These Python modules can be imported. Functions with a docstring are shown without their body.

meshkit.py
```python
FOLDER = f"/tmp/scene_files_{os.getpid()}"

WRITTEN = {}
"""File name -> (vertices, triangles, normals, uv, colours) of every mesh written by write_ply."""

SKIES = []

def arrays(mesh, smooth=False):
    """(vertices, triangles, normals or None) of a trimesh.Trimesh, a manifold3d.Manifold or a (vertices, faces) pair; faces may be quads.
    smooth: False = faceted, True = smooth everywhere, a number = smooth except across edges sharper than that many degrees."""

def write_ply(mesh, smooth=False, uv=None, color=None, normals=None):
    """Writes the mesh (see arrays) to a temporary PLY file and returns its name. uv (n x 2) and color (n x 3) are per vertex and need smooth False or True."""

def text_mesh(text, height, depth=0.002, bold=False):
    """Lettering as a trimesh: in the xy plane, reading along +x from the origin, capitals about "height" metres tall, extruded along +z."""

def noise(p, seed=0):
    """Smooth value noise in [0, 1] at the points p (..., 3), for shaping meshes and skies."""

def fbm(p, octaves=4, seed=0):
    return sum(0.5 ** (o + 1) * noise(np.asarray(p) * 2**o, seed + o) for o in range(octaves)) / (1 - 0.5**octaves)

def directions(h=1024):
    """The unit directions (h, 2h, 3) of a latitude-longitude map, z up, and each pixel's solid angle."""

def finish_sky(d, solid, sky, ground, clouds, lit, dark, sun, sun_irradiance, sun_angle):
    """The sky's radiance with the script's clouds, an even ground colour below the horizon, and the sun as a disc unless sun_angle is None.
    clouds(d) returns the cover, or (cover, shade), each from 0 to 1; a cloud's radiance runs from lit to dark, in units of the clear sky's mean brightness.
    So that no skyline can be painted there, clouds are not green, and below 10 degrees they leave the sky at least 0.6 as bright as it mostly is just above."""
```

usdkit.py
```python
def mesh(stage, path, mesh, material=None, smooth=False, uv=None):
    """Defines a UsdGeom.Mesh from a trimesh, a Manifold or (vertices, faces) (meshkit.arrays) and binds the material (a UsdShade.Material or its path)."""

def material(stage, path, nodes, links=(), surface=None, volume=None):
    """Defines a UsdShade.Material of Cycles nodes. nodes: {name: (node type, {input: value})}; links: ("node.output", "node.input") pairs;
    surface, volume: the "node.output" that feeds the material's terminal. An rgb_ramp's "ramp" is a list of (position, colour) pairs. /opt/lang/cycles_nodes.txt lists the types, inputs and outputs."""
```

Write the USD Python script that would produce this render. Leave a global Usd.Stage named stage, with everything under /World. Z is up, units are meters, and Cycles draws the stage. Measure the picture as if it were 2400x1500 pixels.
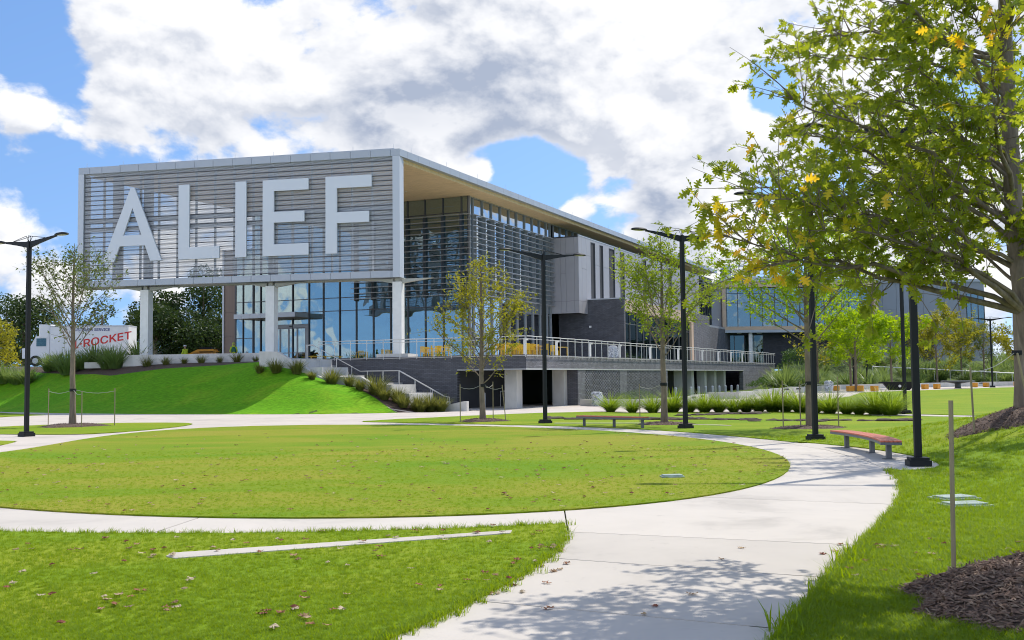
import math, random
import numpy as np, trimesh, usdkit, meshkit
import shapely, shapely.geometry as sg, shapely.ops as so, shapely.affinity as sa
from pxr import Usd, UsdGeom, UsdLux, UsdShade, Gf, Sdf, Vt

stage = Usd.Stage.CreateInMemory()
UsdGeom.SetStageUpAxis(stage, UsdGeom.Tokens.z)
UsdGeom.SetStageMetersPerUnit(stage, 1.0)
UsdGeom.Xform.Define(stage, '/World')
UsdGeom.Scope.Define(stage, '/World/Looks')
rad = math.radians

# ------------------------------------------------------------------ camera
PITCH, ROLL, HC = rad(3.2024), rad(-0.6310), 2.0
_f = np.array([0, math.cos(PITCH), math.sin(PITCH)]); _u = np.array([0, -math.sin(PITCH), math.cos(PITCH)]); _x = np.array([1.0, 0, 0])
_r2 = math.cos(ROLL) * _x + math.sin(ROLL) * _u; _u2 = -math.sin(ROLL) * _x + math.cos(ROLL) * _u
cam = UsdGeom.Camera.Define(stage, '/World/camera')
cam.CreateHorizontalApertureAttr(36.0); cam.CreateVerticalApertureAttr(22.5)
cam.CreateFocalLengthAttr(36.0 * 2444.7 / 2400); cam.CreateClippingRangeAttr(Gf.Vec2f(0.1, 6000))
cam.AddTransformOp().Set(Gf.Matrix4d(*_r2, 0, *_u2, 0, *(-_f), 0, 0, 0, HC, 1))
cam.CreateExposureAttr(EXPO := 1.1)

# ------------------------------------------------------------------ sun and sky
SUN_AZ, SUN_EL = rad(48.5), rad(53.5)
SUN = np.array([math.sin(SUN_AZ) * math.cos(SUN_EL), math.cos(SUN_AZ) * math.cos(SUN_EL), math.sin(SUN_EL)])
sun = UsdLux.DistantLight.Define(stage, '/World/sun')
sun.CreateIntensityAttr(0.5); sun.CreateNormalizeAttr(True); sun.CreateAngleAttr(0.53); sun.CreateColorAttr(Gf.Vec3f(1.0, 0.95, 0.86))
_b = np.cross([0, 0, 1.0], SUN); _b /= np.linalg.norm(_b); _c = np.cross(SUN, _b)
sun.AddTransformOp().Set(Gf.Matrix4d(*_b, 0, *_c, 0, *SUN, 0, 0, 0, 60, 1))

SKY_STRENGTH, CLOUD_LIT, CLOUD_DARK = 0.12, (4.25, 4.25, 4.3), (1.7, 1.95, 2.5)
BIAS = -1.20
def sky_material():
    N, L = {}, []
    cnt = [0]
    def n(kind, **inp):
        cnt[0] += 1; k = f'k{cnt[0]}'
        ins = {}
        for a, v in inp.items():
            if isinstance(v, str) and '.' in v: L.append((v, f'{k}.{a}'))
            else: ins[a] = v
        N[k] = (kind, ins); return k
    m = lambda t, a, b=0.0, c=0.0, cl=False: n('math', math_type=t, value1=a, value2=b, value3=c, use_clamp=cl) + '.value'
    tc0 = n('texture_coordinate') + '.generated'
    lift = n('vector_math', math_type='normalize', vector1=n('vector_math', math_type='multiply_add', vector1=tc0, vector2=(1, 1, 0.8), vector3=(0, 0, 0.24)) + '.vector') + '.vector'
    sky = n('sky_texture', vector=lift, sky_type='single_scattering', sun_disc=False, sun_elevation=SUN_EL, sun_rotation=SUN_AZ, air_density=1.25, aerosol_density=0.35, ozone_density=2.4) + '.color'
    tc = n('texture_coordinate') + '.generated'
    # cloud banks: direction (azimuth deg from +y, elevation deg), radius in deg, weight
    # the banks of cloud and the gaps between them: azimuth, elevation, radius in degrees, weight
    banks = [(-19, 16.5, 6.5, .60), (-14, 18.5, 4.5, .5), (-25.5, 13, 2.6, .62), (-26, 9.2, 2.6, .55), (-25, 5, 3.6, .5), (-14, 13.5, 6, .48), (-5, 16.5, 8, .5), (2, 19, 8, .5), (-4.8, 13.3, 2.4, .4), (8, 15.5, 7, .5), (9, 11, 4.5, .5), (13, 9, 4.5, .4), (3.6, 9.4, 1.3, .5),
             (-1.5, 11.2, 1.1, .42), (-22.6, 11.9, 1.5, .3), (18, 12, 6, .45), (25, 9, 7, .45), (20, 5, 6, .3), (-16, 4.5, 6, .35), (10, 4, 6, .25), (22, 19, 8, .3),
             (-27.5, 19, 4.6, -.9), (-24.6, 17.2, 2.4, -.5), (-22.5, 10.2, 3.2, -.55), (-19, 10.2, 3, -.35), (1.0, 11.6, 2.4, -.95), (-5, 12, 4, .35), (3, 11, 1.8, -.6), (14.4, 15.0, 2.0, -.95), (4.6, 7, 2.2, -.3), (-8, 10.2, 3, -.2),
             (150, 14, 14, .35), (185, 24, 16, .35), (215, 12, 14, .4), (245, 22, 15, .35), (110, 20, 15, .35), (70, 26, 16, .3), (-60, 18, 14, .35), (-95, 26, 16, .35)]
    greys = [(-2, 15.5, 5.0, .7), (-8, 14.2, 3.5, .5), (-15.5, 11.3, 3.4, .6), (-20, 12.2, 2.6, .4), (3, 20, 6, .3), (7.8, 7.6, 3, .75), (11.5, 13, 2.6, .35), (14, 18.5, 4, .5), (-24.5, 6.2, 2.2, .4), (-12, 6, 4, .4)]
    def density(vec, fine=True):
        v2 = n('vector_math', math_type='multiply', vector1=vec, vector2=(1, 1, 1.55)) + '.vector'
        f1 = n('noise_texture', vector=v2, scale=5.0, detail=9.0 if fine else 5.0, roughness=0.55, lacunarity=2.2, distortion=0.15) + '.fac'
        wv = n('vector_math', math_type='multiply_add', vector1=n('noise_texture', vector=v2, scale=30.0, detail=3.0) + '.color', vector2=(.035, .035, .035), vector3=v2) + '.vector'
        f2 = n('voronoi_texture', feature='f1', vector=wv, scale=15.0, detail=2.0, roughness=.55) + '.distance'
        acc = m('multiply_add', f1, 3.0, BIAS)
        acc = m('multiply_add', f2, -0.42, acc)
        for az, el, r, w in banks:
            d = (math.sin(rad(az)) * math.cos(rad(el)), math.cos(rad(az)) * math.cos(rad(el)), math.sin(rad(el)))
            ds = n('vector_math', math_type='distance', vector1=vec, vector2=d) + '.value'
            g = n('map_range', range_type='smootherstep', value=ds, from_min=rad(r) * 1.3, from_max=0.0, to_min=0.0, to_max=w, clamp=True) + '.result'
            acc = m('add', acc, g)
        return acc
    vec = tc
    d0 = density(vec)
    d1 = density(n('vector_math', math_type='add', vector1=vec, vector2=(0.009, 0.0, 0.017)) + '.vector')
    cover = n('map_range', range_type='smoothstep', value=d0, from_min=-0.08, from_max=0.22, to_min=0.0, to_max=1.0, clamp=True) + '.result'
    # the side towards the light is where the density falls off
    edge = n('map_range', range_type='linear', value=m('subtract', d0, d1), from_min=-0.32, from_max=0.30, to_min=0.0, to_max=1.0, clamp=True) + '.result'
    # flat grey undersides: broad, soft patches of thick cloud
    f3 = n('noise_texture', vector=n('vector_math', math_type='multiply', vector1=vec, vector2=(1, 1, 2.6)) + '.vector', scale=4.2, detail=5.0, roughness=.5) + '.fac'
    gs = m('multiply_add', f3, 1.5, -0.72)
    for az, el, r, w in greys:
        d = (math.sin(rad(az)) * math.cos(rad(el)), math.cos(rad(az)) * math.cos(rad(el)), math.sin(rad(el)))
        ds = n('vector_math', math_type='distance', vector1=vec, vector2=d) + '.value'
        gs = m('add', gs, n('map_range', range_type='smootherstep', value=ds, from_min=rad(r) * 1.5, from_max=0.0, to_min=0.0, to_max=w, clamp=True) + '.result')
    gs = m('multiply', gs, n('map_range', range_type='smoothstep', value=d0, from_min=0.05, from_max=0.5, to_min=0.0, to_max=1.0, clamp=True) + '.result', 0.0, True)
    lit = m('multiply_add', edge, 0.75, m('multiply_add', gs, -0.72, 0.36), True)
    ccol = n('rgb_ramp', fac=lit, ramp=[(0.0, tuple(CLOUD_DARK)), (0.55, tuple(np.array(CLOUD_DARK) * .35 + np.array(CLOUD_LIT) * .65)), (1.0, tuple(CLOUD_LIT))]) + '.color'
    z = n('separate_xyz', vector=vec) + '.z'
    # clouds thin into the horizon haze
    hz = n('map_range', value=z, from_min=-0.02, from_max=0.07, to_min=0.35, to_max=1.0, clamp=True) + '.result'
    cover = m('multiply', cover, hz)
    skyc = n('hsv', hue=0.506, saturation=1.16, value=0.72, fac=1.0, color=sky) + '.color'
    mixc = n('mix', fac=cover, color1=skyc, color2=ccol) + '.color'
    bg = n('background_shader', color=mixc, strength=SKY_STRENGTH) + '.background'
    return usdkit.material(stage, '/World/Looks/sky_look', N, L, surface=bg)

dome = UsdLux.DomeLight.Define(stage, '/World/sky')
UsdShade.MaterialBindingAPI.Apply(dome.GetPrim()).Bind(sky_material())
dome.GetPrim().SetCustomDataByKey('kind', 'structure')

# ------------------------------------------------------------------ helpers
_names = {}
def numbered(parent, name):
    k = (parent, name); i = _names.get(k, -1) + 1; _names[k] = i
    return name if i == 0 else f'{name}_{i:03d}'
def data(p, label=None, cat=None, group=None, kind=None):
    p = p.GetPrim() if hasattr(p, 'GetPrim') else p
    for k, v in (('label', label), ('category', cat), ('group', group), ('kind', kind)):
        if v: p.SetCustomDataByKey(k, v)
    return p
def pth(parent): return '/World' if parent is None else str(parent.GetPath())

class MB:
    """Collects simple shapes into one mesh."""
    def __init__(s): s.v, s.f, s.n = [], [], 0
    def add(s, v, f):
        v = np.asarray(v, float); f = np.asarray(f, int)
        if len(v) == 0: return s
        if f.shape[1] == 4: f = np.vstack([f[:, [0, 1, 2]], f[:, [0, 2, 3]]])
        s.v.append(v); s.f.append(f + s.n); s.n += len(v); return s
    def tm(s, m): return s.add(m.vertices, m.faces)
    BF = np.array([[0, 2, 3, 1], [4, 5, 7, 6], [0, 1, 5, 4], [2, 6, 7, 3], [0, 4, 6, 2], [1, 3, 7, 5]])
    def hexa(s, p):  # p[8]: index = 4x+2y+z style corners
        return s.add(p, MB.HF)
    HF = np.array([[0, 1, 3, 2], [4, 6, 7, 5], [0, 4, 5, 1], [2, 3, 7, 6], [0, 2, 6, 4], [1, 5, 7, 3]])
    def box(s, x0, x1, y0, y1, z0, z1, fr=None):
        p = np.array([[x, y, z] for x in (x0, x1) for y in (y0, y1) for z in (z0, z1)], float)
        if fr is not None: p = fr.w(p)
        c = p.mean(0); q = p
        f = MB.HF
        # keep outward orientation when the frame mirrors
        a = np.cross(q[f[0][1]] - q[f[0][0]], q[f[0][2]] - q[f[0][0]])
        if a @ (q[f[0][0]] - c) < 0: f = f[:, ::-1]
        return s.add(p, f)
    def tube(s, pts, r, sides=8, cap=True):
        p = np.asarray(pts, float); r = np.broadcast_to(np.asarray(r, float), (len(p),))
        t = np.gradient(p, axis=0) if len(p) > 2 else np.array([p[1] - p[0]] * 2)
        t = t / (np.linalg.norm(t, axis=1, keepdims=True) + 1e-12)
        ref = np.where(np.abs(t[:, 2:]) < 0.95, [[0, 0, 1.0]], [[1.0, 0, 0]])
        a = np.cross(t, ref); a /= np.linalg.norm(a, axis=1, keepdims=True); b = np.cross(t, a)
        an = np.arange(sides) * 2 * np.pi / sides + np.pi / sides
        v = (p[:, None] + r[:, None, None] * (np.cos(an)[None, :, None] * a[:, None] + np.sin(an)[None, :, None] * b[:, None])).reshape(-1, 3)
        i, j = np.meshgrid(np.arange(len(p) - 1), np.arange(sides), indexing='ij')
        q = np.stack([i * sides + j, i * sides + (j + 1) % sides, (i + 1) * sides + (j + 1) % sides, (i + 1) * sides + j], -1).reshape(-1, 4)
        f = np.vstack([q[:, [0, 1, 2]], q[:, [0, 2, 3]]])
        if cap:
            k = np.arange(1, sides - 1); e = (len(p) - 1) * sides
            f = np.vstack([f, np.stack([0 * k, k + 1, k], 1), np.stack([e + 0 * k, e + k, e + k + 1], 1)])
        return s.add(v, f[:, ::-1])
    def lathe(s, prof, c=(0, 0, 0), sides=16):
        return s.tube([(c[0], c[1], c[2] + z) for r, z in prof], [max(r, 1e-4) for r, z in prof], sides)
    def prism(s, poly, z0, z1):
        for g in getattr(poly, 'geoms', [poly]):
            if g.is_empty or g.area < 1e-6: continue
            m = trimesh.creation.extrude_polygon(g, z1 - z0, engine='earcut'); m.apply_translation([0, 0, z0]); s.tm(m)
        return s
    def profile(s, pts, n0, n1, fr):
        """A polygon in the (s, z) plane of a frame, extruded along its normal."""
        m = trimesh.creation.extrude_polygon(sg.Polygon(pts), n1 - n0, engine='earcut')
        v = np.array(m.vertices); w = fr.w(np.c_[v[:, 0], v[:, 2] + n0, v[:, 1]])
        f = np.array(m.faces); t = trimesh.Trimesh(w, f, process=False)
        if t.volume < 0: f = f[:, ::-1]
        return s.add(w, f)
    def mesh(s): return np.vstack(s.v), np.vstack(s.f)
    def build(s, name, mat, parent=None, smooth=False, label=None, cat=None, group=None, kind=None):
        path = pth(parent) + '/' + numbered(pth(parent), name)
        m = usdkit.mesh(stage, path, s.mesh(), mat, smooth=smooth)
        data(m, label, cat, group, kind); return m.GetPrim()

class Frame:
    """Local axes: s along the azimuth, n to its right, z up."""
    def __init__(f, o, az):
        a = rad(az); f.o = np.array([o[0], o[1]], float); f.az = az; f.D = np.array([math.sin(a), math.cos(a)]); f.N = np.array([f.D[1], -f.D[0]])
    def w(f, p):
        p = np.asarray(p, float).reshape(-1, 3)
        return np.c_[f.o + p[:, :1] * f.D + p[:, 1:2] * f.N, p[:, 2]]
    def p(f, s, n, z=0.0): return f.w([[s, n, z]])[0]
    def xy(f, s, n): return f.o + s * f.D + n * f.N
    def loc(f, x, y): d = np.stack([np.asarray(x, float) - f.o[0], np.asarray(y, float) - f.o[1]]); return d[0] * f.D[0] + d[1] * f.D[1], d[0] * f.N[0] + d[1] * f.N[1]

def thing(name, label=None, cat=None, loc=(0, 0, 0), rot=0.0, sc=1.0, group=None, kind=None, parent=None):
    x = UsdGeom.Xform.Define(stage, pth(parent) + '/' + numbered(pth(parent), name))
    x.AddTranslateOp().Set(Gf.Vec3d(*map(float, loc))); x.AddRotateZOp().Set(float(rot)); x.AddScaleOp().Set(Gf.Vec3f(*(np.ones(3) * sc).tolist()))
    return data(x, label, cat, group, kind)
def copy_of(root, loc, rot, sc=1.0, label=None, group=None):
    c = root.GetCustomData()
    base = root.GetName(); base = base[:-4] if base[-4:-3] == '_' and base[-3:].isdigit() else base
    r = thing(base, label or c.get('label'), c.get('category'), loc, rot, sc, group or c.get('group'))
    r.GetReferences().AddInternalReference(root.GetPath()); r.SetInstanceable(True); return r
def place(prim, loc, rot=0.0, sc=1.0):
    ops = UsdGeom.Xformable(prim).GetOrderedXformOps(); ops[0].Set(Gf.Vec3d(*map(float, loc))); ops[1].Set(float(rot)); ops[2].Set(Gf.Vec3f(*(np.ones(3) * sc).tolist()))
ORD = 'first second third fourth fifth sixth seventh eighth ninth tenth eleventh twelfth thirteenth fourteenth fifteenth sixteenth seventeenth eighteenth nineteenth twentieth'.split()

# ------------------------------------------------------------------ materials
def mat(name, col, rough=0.6, metal=0.0, var=0.0, vs=3.0, bump=0.0, bs=40.0, spec=0.5, col2=None, fine=0.0, stretch=(1, 1, 1), coat=0.0):
    N = {'p': ('principled_bsdf', {'roughness': rough, 'metallic': metal, 'specular_ior_level': spec, 'base_color': tuple(col), 'coat_weight': coat})}
    L = []
    if var or col2 or bump or fine:
        N['g'] = ('geometry', {}); N['mp'] = ('mapping', {'scale': stretch}); L.append(('g.position', 'mp.vector'))
    if var or col2:
        N['n'] = ('noise_texture', {'scale': vs, 'detail': 6.0, 'roughness': 0.62}); L.append(('mp.vector', 'n.vector'))
        c1 = tuple(max(0, c * (1 - var)) for c in col); c2 = tuple(col2) if col2 else tuple(min(1, c * (1 + var)) for c in col)
        N['r'] = ('rgb_ramp', {'ramp': [(0.3, c1), (0.7, c2)]}); L.append(('n.fac', 'r.fac'))
        src = 'r.color'
        if fine:
            N['n3'] = ('noise_texture', {'scale': bs, 'detail': 3.0}); L.append(('mp.vector', 'n3.vector'))
            N['r3'] = ('map_range', {'from_min': 0.25, 'from_max': 0.75, 'to_min': 1 - fine, 'to_max': 1 + fine}); L.append(('n3.fac', 'r3.value'))
            N['mm'] = ('vector_math', {'math_type': 'scale'}); L += [('r.color', 'mm.vector1'), ('r3.result', 'mm.scale')]; src = 'mm.vector'
        L.append((src, 'p.base_color'))
    if bump:
        N['n2'] = ('noise_texture', {'scale': bs, 'detail': 4.0}); N['b'] = ('bump', {'strength': bump, 'distance': 0.02})
        L += [('mp.vector', 'n2.vector'), ('n2.fac', 'b.height'), ('b.normal', 'p.normal')]
    return usdkit.material(stage, '/World/Looks/' + name, N, L, surface='p.BSDF')

def brick_mat(name, az, c1, c2, mortar, w=0.30, h=0.09, ms=0.012, rough=0.75, bias=0.0):
    th = rad(90 - az)
    N = {'g': ('geometry', {}), 'm': ('mapping', {'rotation': (0, 0, -th)}), 's': ('separate_xyz', {}), 'c': ('combine_xyz', {'z': 0.0}),
         'b': ('brick_texture', {'color1': c1, 'color2': c2, 'mortar': mortar, 'scale': 1.0, 'mortar_size': ms, 'mortar_smooth': 0.2, 'bias': bias, 'brick_width': w, 'row_height': h}),
         'n': ('noise_texture', {'scale': 1.3, 'detail': 5.0}), 'r': ('map_range', {'from_min': 0.3, 'from_max': 0.7, 'to_min': 0.8, 'to_max': 1.2}), 'x': ('vector_math', {'math_type': 'scale'}),
         'bp': ('bump', {'strength': 0.5, 'distance': 0.012, 'invert': True}), 'p': ('principled_bsdf', {'roughness': rough})}
    L = [('g.position', 'm.vector'), ('m.vector', 's.vector'), ('s.x', 'c.x'), ('s.z', 'c.y'), ('c.vector', 'b.vector'), ('g.position', 'n.vector'), ('n.fac', 'r.value'), ('b.color', 'x.vector1'), ('r.result', 'x.scale'),
         ('x.vector', 'p.base_color'), ('b.fac', 'bp.height'), ('bp.normal', 'p.normal')]
    return usdkit.material(stage, '/World/Looks/' + name, N, L, surface='p.BSDF')

def plank_mat(name, az, c1, c2, groove, w=3.2, h=0.16):
    th = rad(90 - az)
    N = {'g': ('geometry', {}), 'm': ('mapping', {'rotation': (0, 0, -th)}),
         'b': ('brick_texture', {'color1': c1, 'color2': c2, 'mortar': groove, 'scale': 1.0, 'mortar_size': 0.008, 'mortar_smooth': 0.3, 'brick_width': w, 'row_height': h, 'offset': 0.37}),
         'ms': ('mapping', {'scale': (0.6, 9.0, 9.0)}), 'n': ('noise_texture', {'scale': 2.5, 'detail': 5.0}), 'r': ('map_range', {'from_min': 0.3, 'from_max': 0.7, 'to_min': 0.85, 'to_max': 1.15}), 'x': ('vector_math', {'math_type': 'scale'}),
         'p': ('principled_bsdf', {'roughness': 0.55})}
    L = [('g.position', 'm.vector'), ('m.vector', 'b.vector'), ('m.vector', 'ms.vector'), ('ms.vector', 'n.vector'), ('n.fac', 'r.value'), ('b.color', 'x.vector1'), ('r.result', 'x.scale'), ('x.vector', 'p.base_color')]
    return usdkit.material(stage, '/World/Looks/' + name, N, L, surface='p.BSDF')

def glass_mat(name, tint=(0.55, 0.75, 0.75), refl=(0.75, 0.9, 0.95), r0=0.34, wave=0.035, ws=0.55):
    N = {'t': ('transparent_bsdf', {'color': tint}), 'g': ('glossy_bsdf', {'color': refl, 'roughness': 0.0}), 'lw': ('layer_weight', {'blend': 0.35}),
         'mr': ('map_range', {'from_min': 0.0, 'from_max': 1.0, 'to_min': r0, 'to_max': 1.0, 'clamp': True}), 'm': ('mix_closure', {}),
         'geo': ('geometry', {}), 'n': ('noise_texture', {'scale': ws, 'detail': 1.0}), 'b': ('bump', {'strength': wave, 'distance': 0.5})}
    L = [('lw.fresnel', 'mr.value'), ('mr.result', 'm.fac'), ('t.BSDF', 'm.closure1'), ('g.BSDF', 'm.closure2'), ('geo.position', 'n.vector'), ('n.fac', 'b.height'), ('b.normal', 'g.normal')]
    return usdkit.material(stage, '/World/Looks/' + name, N, L, surface='m.closure')

def leaf_mat(name, ramp, trans=0.45, rough=0.45):
    N = {'g': ('geometry', {}), 'r': ('rgb_ramp', {'ramp': ramp}), 'p': ('principled_bsdf', {'roughness': rough, 'specular_ior_level': 0.35}), 't': ('translucent_bsdf', {}),
         'h': ('hsv', {'hue': 0.468, 'saturation': 1.05, 'value': 2.0, 'fac': 1.0}), 'm': ('mix_closure', {'fac': trans})}
    L = [('g.random_per_island', 'r.fac'), ('r.color', 'p.base_color'), ('r.color', 'h.color'), ('h.color', 't.color'), ('p.BSDF', 'm.closure1'), ('t.BSDF', 'm.closure2')]
    return usdkit.material(stage, '/World/Looks/' + name, N, L, surface='m.closure')

def ground_mat(name, cols, vs=0.35, fine=60.0, bump=0.5, streak=(1, 1, 1)):
    """Mown grass seen from afar: broad patches and a fine streaky grain."""
    N = {'g': ('geometry', {}), 'mp': ('mapping', {'scale': (0.75, 1.5, 1.0)}), 'n': ('noise_texture', {'scale': vs, 'detail': 9.0, 'roughness': 0.66, 'distortion': 0.8}), 'r': ('rgb_ramp', {'ramp': cols}),
         'ms': ('mapping', {'scale': streak}), 'n2': ('noise_texture', {'scale': fine, 'detail': 4.0, 'roughness': 0.7}), 'r2': ('map_range', {'from_min': 0.25, 'from_max': 0.75, 'to_min': 0.6, 'to_max': 1.4}),
         'x': ('vector_math', {'math_type': 'scale'}), 'b': ('bump', {'strength': bump, 'distance': 0.03}), 'p': ('principled_bsdf', {'roughness': 0.9, 'specular_ior_level': 0.15})}
    L = [('g.position', 'mp.vector'), ('mp.vector', 'n.vector'), ('n.fac', 'r.fac'), ('g.position', 'ms.vector'), ('ms.vector', 'n2.vector'), ('n2.fac', 'r2.value'), ('r.color', 'x.vector1'), ('r2.result', 'x.scale'), ('x.vector', 'p.base_color'),
         ('n2.fac', 'b.height'), ('b.normal', 'p.normal')]
    return usdkit.material(stage, '/World/Looks/' + name, N, L, surface='p.BSDF')

AU, AV, AT, AS = -65.65, 24.35, 26.8, -77.52
M = {}
M['concrete'] = mat('concrete', (0.46, 0.44, 0.41), 0.85, var=0.12, vs=0.9, bump=0.12, bs=60, fine=0.06)
def paving_mat(name, c):
    N = {'g': ('geometry', {}), 'o': ('object_info', {}), 'n': ('noise_texture', {'scale': 0.45, 'detail': 7.0, 'roughness': 0.65, 'distortion': 0.4}), 'r': ('rgb_ramp', {'ramp': [(0.28, tuple(x * .74 for x in c)), (0.45, tuple(x * .95 for x in c)), (0.72, tuple(min(1, x * 1.05) for x in c))]}),
         'n2': ('noise_texture', {'scale': 140.0, 'detail': 3.0}), 'r2': ('map_range', {'from_min': .25, 'from_max': .75, 'to_min': .92, 'to_max': 1.08}), 'ro': ('map_range', {'to_min': .93, 'to_max': 1.05}), 'm1': ('math', {'math_type': 'multiply'}),
         'n3': ('noise_texture', {'scale': 3.2, 'detail': 4.0, 'roughness': .7}), 'r3': ('map_range', {'from_min': .62, 'from_max': .78, 'to_min': 1.0, 'to_max': .78, 'clamp': True}), 'm2': ('math', {'math_type': 'multiply'}), 'x': ('vector_math', {'math_type': 'scale'}),
         'b': ('bump', {'strength': .15, 'distance': .01}), 'p': ('principled_bsdf', {'roughness': .9, 'specular_ior_level': .3})}
    L = [('g.position', 'n.vector'), ('g.position', 'n2.vector'), ('g.position', 'n3.vector'), ('n.fac', 'r.fac'), ('n2.fac', 'r2.value'), ('n3.fac', 'r3.value'), ('o.random', 'ro.value'), ('r2.result', 'm1.value1'), ('ro.result', 'm1.value2'), ('m1.value', 'm2.value1'), ('r3.result', 'm2.value2'),
         ('r.color', 'x.vector1'), ('m2.value', 'x.scale'), ('x.vector', 'p.base_color'), ('n2.fac', 'b.height'), ('b.normal', 'p.normal')]
    return usdkit.material(stage, '/World/Looks/' + name, N, L, surface='p.BSDF')
M['paving'] = paving_mat('paving_concrete', (0.57, 0.52, 0.455))
M['paving_warm'] = paving_mat('paving_warm', (0.57, 0.505, 0.44))
M['seatwall'] = mat('pale_concrete', (0.55, 0.53, 0.49), 0.85, var=0.14, vs=1.4, bump=0.1, bs=50, fine=0.05, stretch=(1, 1, 0.35))
M['fascia'] = mat('grey_metal_panel', (0.40, 0.42, 0.45), 0.38, metal=0.35, var=0.03, vs=0.8)
M['fin'] = mat('silver_fin', (0.50, 0.52, 0.55), 0.4, metal=0.3)
M['letter'] = mat('painted_letter', (0.62, 0.64, 0.67), 0.5)
M['wall_panel'] = mat('zinc_panel', (0.37, 0.355, 0.365), 0.45, metal=0.15, var=0.04, vs=1.0)
M['wing_panel'] = mat('blue_grey_panel', (0.25, 0.27, 0.31), 0.5, metal=0.1, var=0.05, vs=0.5)
M['mullion'] = mat('dark_mullion', (0.10, 0.10, 0.105), 0.45, metal=0.3)
M['mullion_l'] = mat('grey_mullion', (0.32, 0.32, 0.32), 0.45, metal=0.4)
M['louver'] = mat('aluminium_louver', (0.42, 0.41, 0.40), 0.4, metal=0.5)
M['slat'] = mat('sign_slat', (0.46, 0.47, 0.49), 0.5, metal=0.2)
M['rib'] = mat('dark_rib', (0.13, 0.13, 0.14), 0.6)
M['wood'] = plank_mat('soffit_wood', AU, (0.80, 0.58, 0.34), (0.72, 0.51, 0.29), (0.40, 0.27, 0.14))
M['wood_l'] = mat('wood_edge', (0.76, 0.57, 0.33), 0.6, var=0.1, vs=3)
M['tan'] = mat('tan_cladding', (0.56, 0.41, 0.29), 0.6, var=0.06, vs=1.2)
M['brown'] = mat('brown_panel', (0.21, 0.15, 0.115), 0.55, var=0.08, vs=2, stretch=(6, 6, 0.2))
M['white'] = mat('white_paint', (0.72, 0.71, 0.68), 0.5, var=0.06, vs=2.5)
M['olive'] = mat('beam_soffit', (0.40, 0.39, 0.34), 0.7)
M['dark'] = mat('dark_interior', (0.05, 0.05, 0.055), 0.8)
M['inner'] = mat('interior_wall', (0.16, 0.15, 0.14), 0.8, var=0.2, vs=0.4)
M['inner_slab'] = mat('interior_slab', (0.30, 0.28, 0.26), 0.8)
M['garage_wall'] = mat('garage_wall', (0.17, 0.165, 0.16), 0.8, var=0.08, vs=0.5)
M['black'] = mat('black_metal', (0.012, 0.0125, 0.0135), 0.55, spec=0.25)
M['rail'] = mat('steel_rail', (0.62, 0.60, 0.56), 0.38, metal=0.5)
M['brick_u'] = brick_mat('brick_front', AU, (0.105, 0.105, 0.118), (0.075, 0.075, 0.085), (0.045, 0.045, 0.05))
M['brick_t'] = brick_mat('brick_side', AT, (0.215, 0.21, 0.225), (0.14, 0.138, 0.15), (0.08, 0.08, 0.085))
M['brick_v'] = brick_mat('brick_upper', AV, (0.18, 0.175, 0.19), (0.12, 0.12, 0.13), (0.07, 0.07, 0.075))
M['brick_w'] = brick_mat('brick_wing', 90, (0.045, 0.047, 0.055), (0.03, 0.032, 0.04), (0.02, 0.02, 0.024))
M['glass'] = glass_mat('front_glass', (0.5, 0.72, 0.76), (0.70, 0.82, 0.83), 0.42, 0.05)
M['glass_r'] = glass_mat('side_glass', (0.45, 0.62, 0.66), (0.85, 0.93, 0.98), 0.48, 0.03)
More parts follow.
